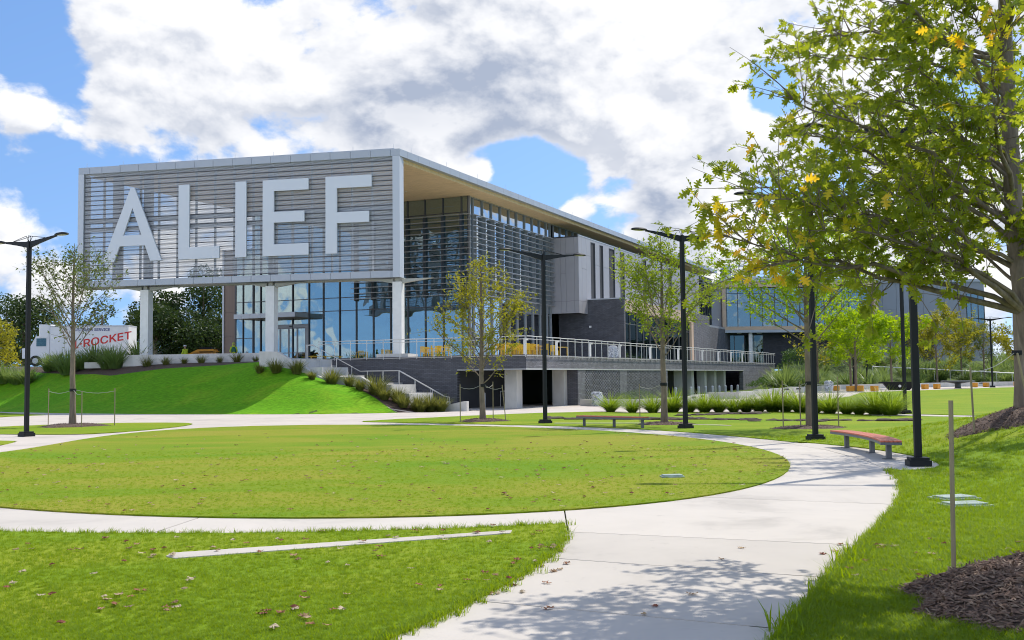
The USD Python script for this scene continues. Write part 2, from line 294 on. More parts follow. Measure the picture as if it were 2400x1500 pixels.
M['glass_w'] = glass_mat('wing_glass', (0.6, 0.75, 0.75), (0.66, 0.72, 0.70), 0.36, 0.03)
M['glass_d'] = glass_mat('dark_glass', (0.35, 0.5, 0.45), (0.6, 0.75, 0.75), 0.14, 0.03)
M['bronze'] = mat('canopy_underside', (0.23, 0.16, 0.10), 0.5)

# ------------------------------------------------------------------ terrain
G0, TC0, P0 = (-3.58, 87.76), (0.88, 67.64), (-7.79, 72.56)
FU, FV = Frame(G0, AU), Frame(G0, AV)
TU, TT = Frame(TC0, AU), Frame(TC0, AT)
FS, FP = Frame(P0, AS), Frame(P0, AV)
FW = Frame((32.72, 165.0), 90.0)
ss = lambda a, b, x: (lambda t: t * t * (3 - 2 * t))(np.clip((np.asarray(x, float) - a) / (b - a), 0, 1))
MBX, MBY = [-90, -60, -37.06, -30.94, -24.66, -16.68, -11.17, -6.93, -4.0], [112, 92, 75.58, 70.76, 67.03, 63.68, 61.92, 63.57, 66.5]
WLX, WLY = [28, 34, 44, 60, 80, 120], [99, 109.5, 119.5, 127.5, 133.5, 141]
def height(x, y):
    x = np.asarray(x, float); y = np.asarray(y, float)
    # mound on the left, cut down along the stairs
    d = y - np.interp(x, MBX, MBY)
    su, nu = TU.loc(x, y)
    hm = np.interp(su, [3.0, 5.0, 6.2, 9.3, 11.0, 12.35, 15.9, 17.5], [-.4, 0.12, .52, 1.58, 1.72, 2.1, 3.2, 3.55])
    slope = 3.65 * ss(0, np.interp(x, [-20, -14, -9, -6], [10.5, 8.0, 5.2, 3.2]), d + .5) - .02
    k = 0.30
    m = -k * np.log(np.exp(-np.clip(slope, -2, 6) / k) + np.exp(-hm / k))
    m = np.where((x < -3.5) & (su > 3.0) & (d > -1.5), np.maximum(m, 0), 0)
    # ground falls away under the terrace
    # right hand berm
    b = 1.62 * ss(8.8, 17.5, x) * np.exp(-((y - 26.5) / 7.5) ** 2)
    b = b + .35 * ss(3.2, 6.5, x - .35 * (y - 9)) * ss(14.5, 10.5, y)
    # rising lawn and planted slope at the right rear
    r = .45 * ss(52, 95, y) * ss(10, 24, x)
    st, nt = TT.loc(x, y)
    r = r + 3.5 * ss(0.6, 30, y - np.interp(x, WLX, WLY)) * ss(0.5, 7, nt)
    r = r + np.where((nt > -1) & (nt < 14), 2.2 * ss(58, 74, st) * ss(12, 0, nt), 0)
    return m + b + r
def hz(x, y): return float(height(x, y))

def grid_mesh(xs, ys, dz):
    X, Y = np.meshgrid(xs, ys, indexing='ij'); Z = height(X, Y) + dz
    v = np.stack([X, Y, Z], -1).reshape(-1, 3); nx, ny = len(xs), len(ys)
    i, j = np.meshgrid(np.arange(nx - 1), np.arange(ny - 1), indexing='ij'); a = i * ny + j
    return v, np.stack([a, a + ny, a + ny + 1, a + 1], -1).reshape(-1, 4)
def drape(mb, poly, cell, dz, skirt=0.06):
    """Lays a polygon on the terrain: cut into cells, each vertex at the terrain's height."""
    poly = shapely.make_valid(poly)
    x0, y0, x1, y1 = poly.bounds; key, V, F = {}, [], []
    def vid(x, y):
        k = (round(x, 4), round(y, 4))
        if k not in key: key[k] = len(V); V.append(k)
        return key[k]
    shapely.prepare(poly)
    for cx in np.arange(math.floor(x0 / cell) * cell, x1, cell):
        for cy in np.arange(math.floor(y0 / cell) * cell, y1, cell):
            b = sg.box(cx, cy, cx + cell, cy + cell)
            if not poly.intersects(b): continue
            q = b if poly.contains(b) else poly.intersection(b)
            for g in getattr(q, 'geoms', [q]):
                if g.geom_type != 'Polygon' or g.area < 1e-5: continue
                if len(g.exterior.coords) == 5 and not g.interiors:
                    c = [vid(*p) for p in sg.polygon.orient(g).exterior.coords[:-1]]; F += [[c[0], c[1], c[2]], [c[0], c[2], c[3]]]
                else:
                    vv, ff = trimesh.creation.triangulate_polygon(sg.polygon.orient(g), engine='earcut')
                    ids = [vid(*p) for p in vv]
                    for t in ff:
                        a, b_, c = vv[t]; cr = (b_[0] - a[0]) * (c[1] - a[1]) - (b_[1] - a[1]) * (c[0] - a[0])
                        t = t if cr > 0 else t[::-1]; F.append([ids[k] for k in t])
    V = np.array(V); z = height(V[:, 0], V[:, 1]) + dz
    mb.add(np.c_[V, z], F)
    if skirt:
        for g in getattr(poly, 'geoms', [poly]):
            if g.geom_type != 'Polygon': continue
            for ring in [g.exterior, *g.interiors]:
                L = ring.length; c = np.array([ring.interpolate(t).coords[0] for t in np.linspace(0, L, max(4, int(L / cell * 1.5)))]); zz = height(c[:, 0], c[:, 1]) + dz
                n = len(c); v = np.vstack([np.c_[c, zz], np.c_[c, zz - skirt]]); i = np.arange(n - 1)
                mb.add(v, np.vstack([np.stack([i, i + 1, i + 1 + n, i + n], 1)[:, ::-1]]))
    return mb
def spline(pts, n=8):
    from scipy.interpolate import splprep, splev
    p = np.array(pts, float); t, _ = splprep(p.T, s=0.02 * len(p), k=3); return np.array(splev(np.linspace(0, 1, n * len(p)), t)).T

LAWN_C = [(0.0, (0.100, 0.224, 0.005)), (0.34, (0.135, 0.253, 0.006)), (0.47, (0.190, 0.263, 0.011)), (0.58, (0.255, 0.272, 0.023)), (0.75, (0.300, 0.276, 0.039)), (1.0, (0.340, 0.286, 0.062))]
M['lawn'] = ground_mat('lawn_grass', LAWN_C, 0.16)
M['lawn2'] = ground_mat('lawn_grass_green', [(0.0, (0.120, 0.223, 0.007)), (0.45, (0.180, 0.276, 0.009)), (0.62, (0.250, 0.304, 0.016)), (1.0, (0.329, 0.313, 0.045))], 0.22)
M['mound'] = ground_mat('mound_grass_lightened', [(0.0, (0.09, 0.28, 0.006)), (0.5, (0.135, 0.35, 0.008)), (0.64, (0.21, 0.38, 0.014)), (1.0, (0.32, 0.34, 0.05))], 0.28, 7, 1.0, (.35, 1.2, 2.2))  # fill light put into the turf colour, offsetting the building's shadow on the mound
M['ground'] = ground_mat('far_ground', [(0.0, (0.06, 0.11, 0.02)), (1.0, (0.12, 0.15, 0.04))], 0.05)
M['soil'] = mat('dark_soil', (0.075, 0.055, 0.04), 0.95, var=0.3, vs=3, bump=0.6, bs=30)
M['bark_mulch'] = mat('bark_mulch', (0.115, 0.075, 0.055), 0.95, var=0.45, vs=14, bump=0.8, bs=45, fine=0.3)

xs = np.unique(np.r_[np.linspace(-900, -60, 22), np.linspace(-60, 70, 132), np.linspace(70, 900, 20)])
ys = np.unique(np.r_[np.linspace(-60, 4, 8), np.linspace(4, 180, 150), np.linspace(180, 2500, 30)])
MB().add(*grid_mesh(xs, ys, -0.07)).build('ground', M['ground'], smooth=True, kind='structure')

lawn1 = [(-14.88, 30.39), (-15.02, 33.46), (-15.09, 36.94), (-14.91, 40.55), (-13.91, 44.77), (-12.13, 46.32), (-9.62, 46.96), (-6.25, 46.14), (-3.73, 45.11), (-0.05, 43.06), (1.14, 41.69), (3.15, 39.22), (4.46, 36.85), (5.54, 34.27), (6.27, 31.02), (6.65, 27.87), (6.63, 25.62), (6.28, 23.64), (5.87, 22.37), (5.1, 20.38), (4.48, 19.15), (3.59, 17.84), (2.72, 16.99), (1.97, 16.43), (0.77, 15.8), (-0.03, 15.53), (-1.27, 15.25), (-2.49, 15.17), (-3.77, 15.36), (-5.15, 15.76), (-6.66, 16.34), (-8.32, 17.03), (-10.2, 18.3), (-12.3, 20.6), (-14.0, 24.3)]
P_lawn1 = sg.Polygon(spline(lawn1 + [lawn1[0]], 4)).buffer(0)
ring_out = [(-22, 24), (-16.0, 18.6), (-11.5, 15.8), (-8.4, 14.55), (-6.94, 14.21), (-5.64, 13.84), (-4.47, 13.68), (-3.37, 13.75), (-2.28, 13.9), (-1.17, 14.09), (-0.03, 14.28), (0.66, 14.12)]
fork_l = [(0.69, 13.94), (0.53, 12.55), (0.29, 11.41), (-0.03, 10.37), (-0.41, 9.42), (-0.72, 8.63), (-1.01, 8.15), (-2.1, 6.0)]
P_lawn2 = sg.Polygon(np.vstack([spline(ring_out, 4), spline(fork_l, 4), [(-30, 6), (-30, 24)]])).buffer(0)
fork_r = [(1.1, 5.6), (1.98, 8.02), (2.37, 8.86), (3.03, 10.09), (4.1, 12.3), (5.29, 14.84), (6.22, 16.84), (6.72, 18.06), (7.46, 20.28), (7.81, 21.75)]
pad = [(7.83, 21.82), (8.64, 21.6), (8.86, 22.05), (9.35, 23.4), (9.52, 26.2), (9.35, 28.6), (8.95, 30.4), (8.67, 31.0)]
ring_far = [(8.67, 31.0), (7.82, 32.21), (7.13, 35.22), (6.22, 37.34), (5.3, 39.2), (3.9, 41.6), (1.7, 43.4), (-0.05, 44.6), (-1.92, 46.1), (-3.87, 47.5), (-7.18, 49.98)]
ne_up = [(-7.26, 50.49), (-5.86, 52.72), (-4.46, 54.01), (-2.36, 56.42), (0.92, 59.2), (3.13, 60.19), (4.86, 60.46), (7.2, 57.6), (9.75, 57.9), (12.0, 56.9), (14.8, 57.2), (16.2, 53.6), (18.2, 50.3), (20.2, 47.9), (24, 44.5), (40, 38)]
P_lawn3 = sg.Polygon(np.vstack([spline(fork_r, 4), spline(pad, 3), spline(ring_far, 4), ne_up, [(60, 36), (60, 4), (1.1, 4)]])).buffer(0)
P_isle = sg.Polygon(spline([(-24.5, 45), (-23.86, 48.68), (-22.52, 50.11), (-20.42, 50.99), (-18.47, 51.75), (-16.28, 51.2), (-15.2, 49.6), (-15.03, 47.85), (-14.9, 45.36), (-15.7, 43.0), (-16.6, 40.6), (-18.3, 40.92), (-20.42, 41.68), (-23, 43), (-24.5, 45)], 5)).buffer(0)
P_small = sg.Polygon([(-42, 73.5), (-35.42, 72.05), (-29.49, 66.21), (-30.88, 63.0), (-44, 60)])
P_small2 = sg.Polygon([(-22, 37.6), (-17.99, 36.72), (-17.17, 36.3), (-16.62, 33.94), (-20, 29.5), (-28, 30)])
P_hill = sg.Polygon([(13.1, 62.4), (15.0, 62.2), (19.6, 69.8), (25.8, 80.0), (30.0, 90.0), (38, 97.5), (52, 111), (92, 138), (120, 70), (62, 38), (40, 40.5), (24, 47), (20.5, 51), (18.6, 54), (16.6, 58.5)]).buffer(0)
# the mound's grass stops at a planting bed along the plaza wall and the stairs
bed_in = [(-60, 101), (-50, 92.5), (-38.29, 83.5), (-32.65, 78.5), (-29.16, 75.8), (-24.56, 74.2), (-19.43, 72.7), (-16.98, 71.4), (-14.24, 69.5), (-10.99, 67.0), (-9.41, 65.5), (-7.9, 64.0), (-6.93, 63.4)]
P_mound = sg.Polygon([(-90, 111.6), (-60, 91.7), (-37.06, 75.4), (-30.94, 70.6), (-24.66, 66.9), (-16.68, 63.55), (-11.17, 61.8), (-6.93, 63.3)] + bed_in[::-1] + [(-90, 122)]).buffer(0)
P_bed = sg.Polygon(bed_in + [(-4.9, 65.2)] + [tuple(TU.xy(s, -5.16)) for s in (5.0, 9, 12, 15.8)] + [tuple(FS.xy(s, -.06)) for s in (9.6, 15, 20, 21.5)] + [(-34, 84), (-46, 97), (-62, 110), (-90, 130), (-90, 122)]).buffer(0)
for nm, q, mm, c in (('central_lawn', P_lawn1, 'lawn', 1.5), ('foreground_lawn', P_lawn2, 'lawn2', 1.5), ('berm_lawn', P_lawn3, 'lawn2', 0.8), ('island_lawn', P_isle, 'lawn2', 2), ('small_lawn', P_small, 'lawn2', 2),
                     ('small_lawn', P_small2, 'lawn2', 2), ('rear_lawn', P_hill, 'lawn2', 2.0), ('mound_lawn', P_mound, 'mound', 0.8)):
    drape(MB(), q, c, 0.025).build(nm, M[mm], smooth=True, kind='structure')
drape(MB(), P_bed, 0.8, 0.01).build('planting_bed', M['bark_mulch'], smooth=True, kind='structure')

# paving: slabs parted by open joints
ALL = sg.Polygon([(-75, 6), (1.5, 4), (30, 20), (30, 60), (95, 120), (95, 136), (80, 132.5), (60, 126.5), (44, 118.5), (34, 108.5), (28, 98.5), (18, 88), (6.5, 80), (5, 77), (-9, 83), (-2, 66), (-5, 63), (-110, 128), (-110, 6)])
PV = ALL.difference(so.unary_union([P_lawn1.buffer(-.03), P_lawn2.buffer(-.03), P_lawn3.buffer(-.03), P_isle.buffer(-.03), P_small.buffer(-.03), P_small2.buffer(-.03), P_hill.buffer(-.03), P_mound.buffer(-.03), P_bed.buffer(-.03)]))
cuts = [[(-.1, 14.02), (4.6, 12.16)], [(-.6, 12.22), (3.7, 10.14)], [(-1.0, 9.85), (2.7, 8.08)], [(0.70, 13.7), (0.77, 16.2)], [(-2.5, 7.4), (2.4, 5.4)], [(3.0, 17.5), (6.9, 15.7)], [(5.9, 22.6), (8.0, 20.9)], [(6.5, 27.2), (9.6, 26.6)], [(6.3, 31.0), (9.2, 32.0)], [(5.2, 35.0), (7.6, 36.2)], [(3.0, 39.2), (4.9, 41.2)], [(.3, 42.3), (2.2, 44.2)], [(-3, 44.5), (-1.9, 47)],
        [(-4.6, 16), (-4.9, 13)], [(-9.5, 18.3), (-11.2, 14.8)], [(7.81, 21.8), (8.2, 24.5)], [(8.2, 24.5), (8.35, 28)], [(8.35, 28), (7.9, 31.9)],
        [(-60, 62), (-20, 56.5), (-4, 57.5), (6, 63)], [(-13, 46), (-11, 62.5)], [(-7.4, 50.2), (-5.4, 62.8)], [(-20, 51), (-21, 66)], [(-30, 46), (-31, 70.5)], [(2, 59.8), (-.5, 69)], [(5, 60.5), (8, 76)], [(-16.5, 40), (-14.5, 39)], [(-15, 46), (-13, 46)]]
joints = so.unary_union([sg.LineString(c).buffer(0.011, cap_style=2) for c in cuts])
fp = thing('paving', kind='structure')
for g in sorted(PV.difference(joints).geoms, key=lambda g: -g.area):
    if g.area < .02 or g.geom_type != 'Polygon': continue
    far = g.centroid.y > 47
    drape(MB(), g, 3.0 if g.area > 30 else 1.5, 0.0, 0.05).build('slab', M['paving_warm' if far else 'paving'], fp)
# low concrete strips set in the grass
MB().prism(sg.Polygon([(-3.95, 11.95), (-3.94, 12.17), (-0.03, 13.66), (-0.05, 13.42), (-3.8, 11.8)]), 0.0, 0.036).build('concrete_strip', M['paving'], kind='structure')
MB().prism(sg.LineString([(1.9, 45.6), (5.6, 44.7), (8.6, 41.8)]).buffer(.11), 0.0, 0.04).build('concrete_strip', M['paving'], kind='structure')
drape(MB(), sg.LineString([(17.6, 51.2), (19.0, 49.8), (20.4, 48.2), (23, 46)]).buffer(.45), 1.0, .035).build('concrete_strip', M['paving'], kind='structure')

# ------------------------------------------------------------------ main building
ZT = 3.55
bld = thing('community_building', 'modern grey community building with giant ALIEF letters on its louvered front and a wood soffit', 'building')
def part(mb, name, m, parent=bld, **k): return mb.build(name, M[m], parent, **k)

# roof: plan and slab
Lr = 95.5
qs = FS.xy(25.45, 0)
lat = FP.loc(*qs)[1]
far_l = FP.xy(Lr, lat)
roof_poly = sg.Polygon([FS.xy(0, 0), FP.xy(Lr, 0), far_l, qs])
roof_in = roof_poly.buffer(-.32, join_style=2)
roof = part(MB().prism(roof_in, 17.76, 18.2), 'roof', 'fascia')
part(MB().prism(sg.Polygon([FS.xy(.6, .6), FS.xy(22.4, .6), FS.xy(22.4, 2.6), FS.xy(.6, 2.6)]), 18.2, 18.42), 'parapet', 'fascia', roof)
edges = np.r_[0, 0.66, np.arange(2.15, 24.5, 1.522), 25.0 - .5, 25.45]
for a, b in zip(edges[:-1], edges[1:]):
    part(MB().box(a + .012, b - .012, 0, .3, 17.73, 18.23, FS), 'fascia_panel', 'fascia', roof)
e2 = np.r_[0.0, np.arange(1.15, Lr - 1, 1.62), Lr]
for a, b in zip(e2[:-1], e2[1:]):
    part(MB().box(a + .012, b - .012, -.3, 0, 17.73, 18.23, FP), 'fascia_panel', 'fascia', roof)
# wooden edge and soffit: boards strip along the right side, wide boards over the porch
for k, a in enumerate(np.arange(0.5, Lr - 2, 3.1)):
    b = min(a + 3.1, Lr - 1.9)
    part(MB().box(a + .01, b - .01, -.62, -.5, 17.5, 17.76, FP), 'soffit_edge', 'wood_l', roof)
    part(MB().box(a + .012, b - .012, -2.42, -.62, 17.50, 17.60, FP), 'soffit_panel', 'wood', roof)
    if k == 26: part(MB().box(a, a + .12, -2.4, -.62, 17.44, 17.50, FP), 'soffit_rib', 'wood_l', roof)
porch = roof_poly.buffer(-.62, join_style=2).intersection(sg.Polygon([FP.xy(-5, -2.44), FP.xy(24, -2.44), FU.xy(32, .2), FS.xy(31, -2)])).intersection(sg.Polygon([FU.xy(-8, .15), FU.xy(40, .15), FU.xy(40, -40), FU.xy(-8, -40)]))
for k in range(-30, 8):
    st = sg.Polygon([FU.xy(-10, k * 1.55 + .008), FU.xy(40, k * 1.55 + .008), FU.xy(40, (k + 1) * 1.55 - .008), FU.xy(-10, (k + 1) * 1.55 - .008)])
    q = porch.intersection(st)
    if q.area > .3: part(MB().prism(q, 17.51, 17.6), 'soffit_panel', 'wood', roof)
for s_, n_ in ((3.6, -4.2), (3.2, -8.0), (9.5, -5.0)):
    part(MB().box(s_, s_ + 2.4, n_, n_ + .07, 17.485, 17.512, FU), 'soffit_light', 'white', roof)
mr = MB()
for s_ in list(np.arange(.5, 25, 3.05)): mr.tube([FS.p(s_, .25, 18.2), FS.p(s_, .25, 18.62)], .012, 5)
for s_ in list(np.arange(2, 94, 5.4)): mr.tube([FP.p(s_, -.2, 18.2), FP.p(s_, -.2, 18.65)], .012, 5)
part(mr, 'lightning_rod', 'fin', roof)

# sign front: frame, slats, uprights, letters
frame = part(MB().box(0.0, .52, 0, .9, 9.16, 17.72, FS), 'sign_frame', 'fin')
part(MB().box(24.98, 25.45, 0, .9, 9.16, 17.72, FS), 'sign_frame', 'fin')
part(MB().box(.06, 25.4, 1.0, 1.7, 9.1, 9.2, FS), 'lower_beam', 'olive')
for a, b in zip(edges[1:-2], edges[2:-1]):
    part(MB().box(a + .012, b - .012, 0.0, 1.0, 9.16, 9.63, FS), 'lower_band_panel', 'fascia', frame)
part(MB().box(edges[-2] + .012, 24.97, 0.0, 1.0, 9.16, 9.63, FS), 'lower_band_panel', 'fascia', frame)
part(MB().box(.53, edges[1] - .012, 0.0, 1.0, 9.16, 9.63, FS), 'lower_band_panel', 'fascia', frame)
for k in range(23):
    z = 9.72 + .35 * k
    mb = MB()
    mb.box(.56, 24.94, .10, .24, z, z + .055, FS)
    sl = mb.build('slat', M['rib'], frame)
    mb = MB()
    for j in range(5): mb.box(.56, 24.94, .13, .15, z + .075 + j * .052, z + .075 + j * .052 + .031, FS)
    mb.build('slat', M['slat'], frame)
for s_ in np.r_[.55, np.arange(2.15, 24.5, 1.522), 24.93]:
    part(MB().box(s_ - .035, s_ + .035, .26, .5, 9.63, 17.73, FS), 'upright', 'slat', frame)
for s_ in (20.12, 22.72, 10.02):
    part(MB().box(s_ - .28, s_ + .28, .75, 1.2, 9.63, 17.73, FS), 'sign_post', 'fascia', frame)
for z in (13.4, 14.02): part(MB().box(.56, 24.94, .52, .72, z, z + .3, FS), 'cross_beam', 'fascia', frame)
zb, zt, w = 10.96, 16.47, .87
def letter(pts_list):
    mb = MB()
    for pts in pts_list: mb.profile(pts, -.16, -.02, FS)
    part(mb, 'letter', 'letter', frame)
rect = lambda a, b, c, d: [(a, c), (b, c), (b, d), (a, d)]
A = sg.Polygon([(23.22, zb), (22.28, zb), (21.82, 12.12), (19.72, 12.12), (19.28, zb), (18.34, zb), (20.62, zt), (20.94, zt)], [[(21.52, 12.92), (20.78, 14.95), (20.02, 12.92)]])
mb = MB(); mA = trimesh.creation.extrude_polygon(A, .14, engine='earcut'); v = np.array(mA.vertices); wv = FS.w(np.c_[v[:, 0], v[:, 2] - .16, v[:, 1]]); fA = np.array(mA.faces)
if trimesh.Trimesh(wv, fA, process=False).volume < 0: fA = fA[:, ::-1]
part(mb.add(wv, fA), 'letter', 'letter', frame)
part(MB().profile([(17.0, zb), (13.72, zb), (13.72, zb + .88), (16.13, zb + .88), (16.13, zt), (17.0, zt)], -.16, -.02, FS), 'letter', 'letter', frame)
part(MB().profile(rect(12.46, 11.60, zb, zt), -.16, -.02, FS), 'letter', 'letter', frame)
part(MB().profile([(10.31, zb), (6.78, zb), (6.78, 11.80), (9.44, 11.80), (9.44, 13.36), (7.1, 13.36), (7.1, 14.14), (9.44, 14.14), (9.44, 15.65), (6.78, 15.65), (6.78, zt), (10.31, zt)], -.16, -.02, FS), 'letter', 'letter', frame)
part(MB().profile([(5.48, zb), (4.62, zb), (4.62, 13.12), (2.22, 13.12), (2.22, 13.9), (4.62, 13.9), (4.62, 15.62), (2.02, 15.62), (2.02, zt), (5.48, zt)], -.16, -.02, FS), 'letter', 'letter', frame)
# columns under the sign
def column(fr, s_, n_, z0, z1, hw=.33):
    c = part(MB().box(s_ - hw, s_ + hw, n_ - hw, n_ + hw, z0, z1 - .25, fr), 'column', 'white')
    mb = MB(); mb.box(s_ - hw * .45, s_ + hw * .45, n_ - hw * .6, n_ + hw * .6, z1 - .25, z1, fr)
    mb.profile([(s_ - hw, z1 - .03), (s_ - hw, z1 - .35), (s_ - 2.6, z1 - .03)], n_ - .15, n_ + .15, fr); mb.profile([(s_ + hw, z1 - .03), (s_ + hw, z1 - .35), (s_ + 2.0, z1 - .03)], n_ - .15, n_ + .15, fr)
    part(mb, 'bracket', 'olive', c); return c
column(FS, 20.1, .75, ZT, 9.12); column(FS, 10.02, .75, ZT, 9.12)
c3 = column(FS, .33, .62, ZT, 9.12)
MB().box(-.75, 1.55, -.6, 1.6, ZT, ZT + .24, FS).build('plinth', M['seatwall'], c3)

# curtain walls
def mullions(fr, ss_, n0, n1, z0, z1, m='mullion', w=.085):
    for s_ in ss_: part(MB().box(s_ - w / 2, s_ + w / 2, n0, n1, z0, z1, fr), 'mullion', m)
def panes(fr, ss_, zs_, n, m='glass', t=.02):
    for a, b in zip(ss_[:-1], ss_[1:]):
        for c, d in zip(zs_[:-1], zs_[1:]):
            part(MB().box(a + .03, b - .03, n - t / 2, n + t / 2, c + .02, d - .02, fr), 'pane', m)
def transoms(fr, a, b, zs_, n0, n1, m='mullion', w=.07):
    for z in zs_: part(MB().box(a, b, n0, n1, z - w / 2, z + w / 2, fr), 'transom', m)
sU = [0.04, .66, 2.44, 4.2, 5.92, 7.66, 9.42, 11.19, 12.94, 14.68, 16.25, 18.04, 19.86, 20.6, 21.65, 22.48]
zU = [ZT, 8.2, 9.37, 13.2, 16.15, 17.5]
door = (16.25, 20.6)
mullions(FU, sU, -.12, .06, ZT, 17.5); transoms(FU, 0, 22.5, zU[1:-1], -.05, .05); 
i0 = sU.index(16.25); i1 = sU.index(20.6)
panes(FU, sU[:i0 + 1], zU, 0); panes(FU, sU[i1:], zU, 0); panes(FU, sU[i0:i1 + 1], [7.13, 8.2, 9.37, 13.2, 16.15, 17.5], 0)
# lower wing at the left end
part(MB().box(22.5, 25.95, .1, 9, ZT, 14.42, FU), 'low_wing', 'brown')
for z0, z1 in ((ZT, 6.2), (6.22, 8.5), (8.52, 11.4), (11.42, 14.4)): part(MB().box(24.62, 25.9, -.02, .1, z0, z1, FU), 'brown_panel', 'brown')
part(MB().box(25.9, 26.1, -.1, .3, ZT, 14.45, FU), 'corner_trim', 'fin'); part(MB().box(24.5, 24.62, -.1, .1, ZT, 14.4, FU), 'mullion', 'mullion')
panes(FU, [22.5, 23.67, 24.5], [ZT, 6.0, 8.2, 9.37, 14.4], -.02); mullions(FU, [22.52, 23.67], -.12, .06, ZT, 14.4); transoms(FU, 22.5, 24.5, [6.0, 8.2, 9.37], -.05, .05)
# sliding doors
dr = part(MB().box(door[0], door[1], -.1, .04, 6.84, 7.13, FU), 'door_header', 'mullion_l')
dx = [16.25, 16.62, 17.55, 18.5, 19.45, 20.25, 20.6]
for a, b in zip(dx[1:-2], dx[2:-1]):
    l = part(MB().box(a + .05, b - .05, -.015, .015, ZT + .1, 6.76, FU), 'sliding_door', 'glass')
    mb = MB()
    for s_ in (a + .03, b - .03): mb.box(s_ - .035, s_ + .035, -.06, .03, ZT, 6.84, FU)
    mb.box(a, b, -.06, .03, 6.74, 6.82, FU); mb.box(a, b, -.06, .03, ZT, ZT + .14, FU); mb.box(a, b, -.06, .03, ZT + .95, ZT + 1.03, FU)
    part(mb, 'door_frame', 'mullion_l', l)
part(MB().box(door[0] + .02, dx[1], -.1, .04, ZT, 6.84, FU), 'door_jamb', 'mullion_l'); part(MB().box(dx[-2], door[1] - .02, -.1, .04, ZT, 6.84, FU), 'door_jamb', 'mullion_l')
part(MB().box(18.0, 18.35, -.16, -.1, 6.93, 7.0, FU), 'door_sensor', 'black', dr)
# canopy over the doors
can = part(MB().box(16.32, 23.05, -2.1, -.08, 7.68, 8.06, FU), 'door_canopy', 'bronze')
for a, b in ((16.3, 18.2), (18.22, 20.0), (20.02, 21.3), (21.32, 22.2), (22.22, 23.06)): part(MB().box(a, b, -2.14, -2.1, 7.7, 8.12, FU), 'canopy_panel', 'fin', can)
for a, b in ((-2.14, -1.1), (-1.08, -.08)): part(MB().box(16.26, 16.31, a, b, 7.7, 8.12, FU), 'canopy_panel', 'fascia', can)

# right face
sV = [0.05, .72, 2.55, 4.35, 6.23, 8.08, 9.8, 11.69, 13.5, 15.3, 17.05, 18.03]
mullions(FV, sV, -.06, .14, ZT, 17.5, 'mullion_l'); panes(FV, sV, [ZT, 6.0, 8.2, 9.3, 11.6, 13.8, 15.92, 17.42], 0, 'glass_r'); transoms(FV, 0, 18.05, [6.0, 8.2, 9.3, 11.6, 13.8, 15.92], -.05, .06, 'mullion_l')
part(MB().box(-.06, .06, -.06, .16, ZT, 17.5, FV), 'corner_post', 'mullion_l')
part(MB().box(0, 87.2, -.05, .12, 17.42, 17.5, FV), 'head_trim', 'louver')
s2 = list(np.arange(18.9, 87.3, 1.86)); panes(FV, s2, [16.22, 17.42], 0, 'glass_r'); mullions(FV, s2, -.06, .13, 16.2, 17.42, 'mullion_l')
# horizontal louvers round the corner
for k in range(15):
    z = 9.12 + .483 * k
    lv = MB(); lv.box(-.42, 11.5, -.55, -.36, z, z + .05, FU); lv.box(.36, 18.02, .36, .55, z, z + .05, FV); lv.add(FV.w([[-.0, .42, z], [.4, .36, z], [.4, .55, z], [-.1, .5, z], [-.0, .42, z + .05], [.4, .36, z + .05], [.4, .55, z + .05], [-.1, .5, z + .05]]), [[0, 3, 2, 1], [4, 5, 6, 7], [0, 1, 5, 4], [1, 2, 6, 5], [2, 3, 7, 6], [3, 0, 4, 7]])
    part(lv, 'louver', 'louver')
for s_ in sU[1:8:1]: part(MB().box(s_ - .03, s_ + .03, -.4, -.12, 9.0, 16.0, FU), 'louver_arm', 'mullion')
for s_ in sV[1:-1]: part(MB().box(s_ - .03, s_ + .03, .14, .38, 9.0, 16.0, FV), 'louver_arm', 'mullion_l')
# interior seen dimly through the glass
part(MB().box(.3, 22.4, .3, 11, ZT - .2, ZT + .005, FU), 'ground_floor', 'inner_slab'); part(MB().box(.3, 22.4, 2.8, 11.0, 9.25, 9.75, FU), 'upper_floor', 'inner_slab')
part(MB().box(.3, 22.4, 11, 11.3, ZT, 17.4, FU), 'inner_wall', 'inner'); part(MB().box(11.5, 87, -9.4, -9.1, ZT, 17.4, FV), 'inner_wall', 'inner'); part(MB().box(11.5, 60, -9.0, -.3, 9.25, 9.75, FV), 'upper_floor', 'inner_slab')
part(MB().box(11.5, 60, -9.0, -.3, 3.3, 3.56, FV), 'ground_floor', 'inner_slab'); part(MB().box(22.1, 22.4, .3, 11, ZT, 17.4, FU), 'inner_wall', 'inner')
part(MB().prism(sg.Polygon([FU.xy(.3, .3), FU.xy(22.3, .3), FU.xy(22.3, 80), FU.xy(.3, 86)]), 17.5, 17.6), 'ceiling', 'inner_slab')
for s_ in (3.4, 9.3, 15.2):
    for n_ in (2.6,): part(MB().tube([FU.p(s_, n_, ZT), FU.p(s_, n_, 17.4)], .3, 12), 'inner_column', 'inner_slab')

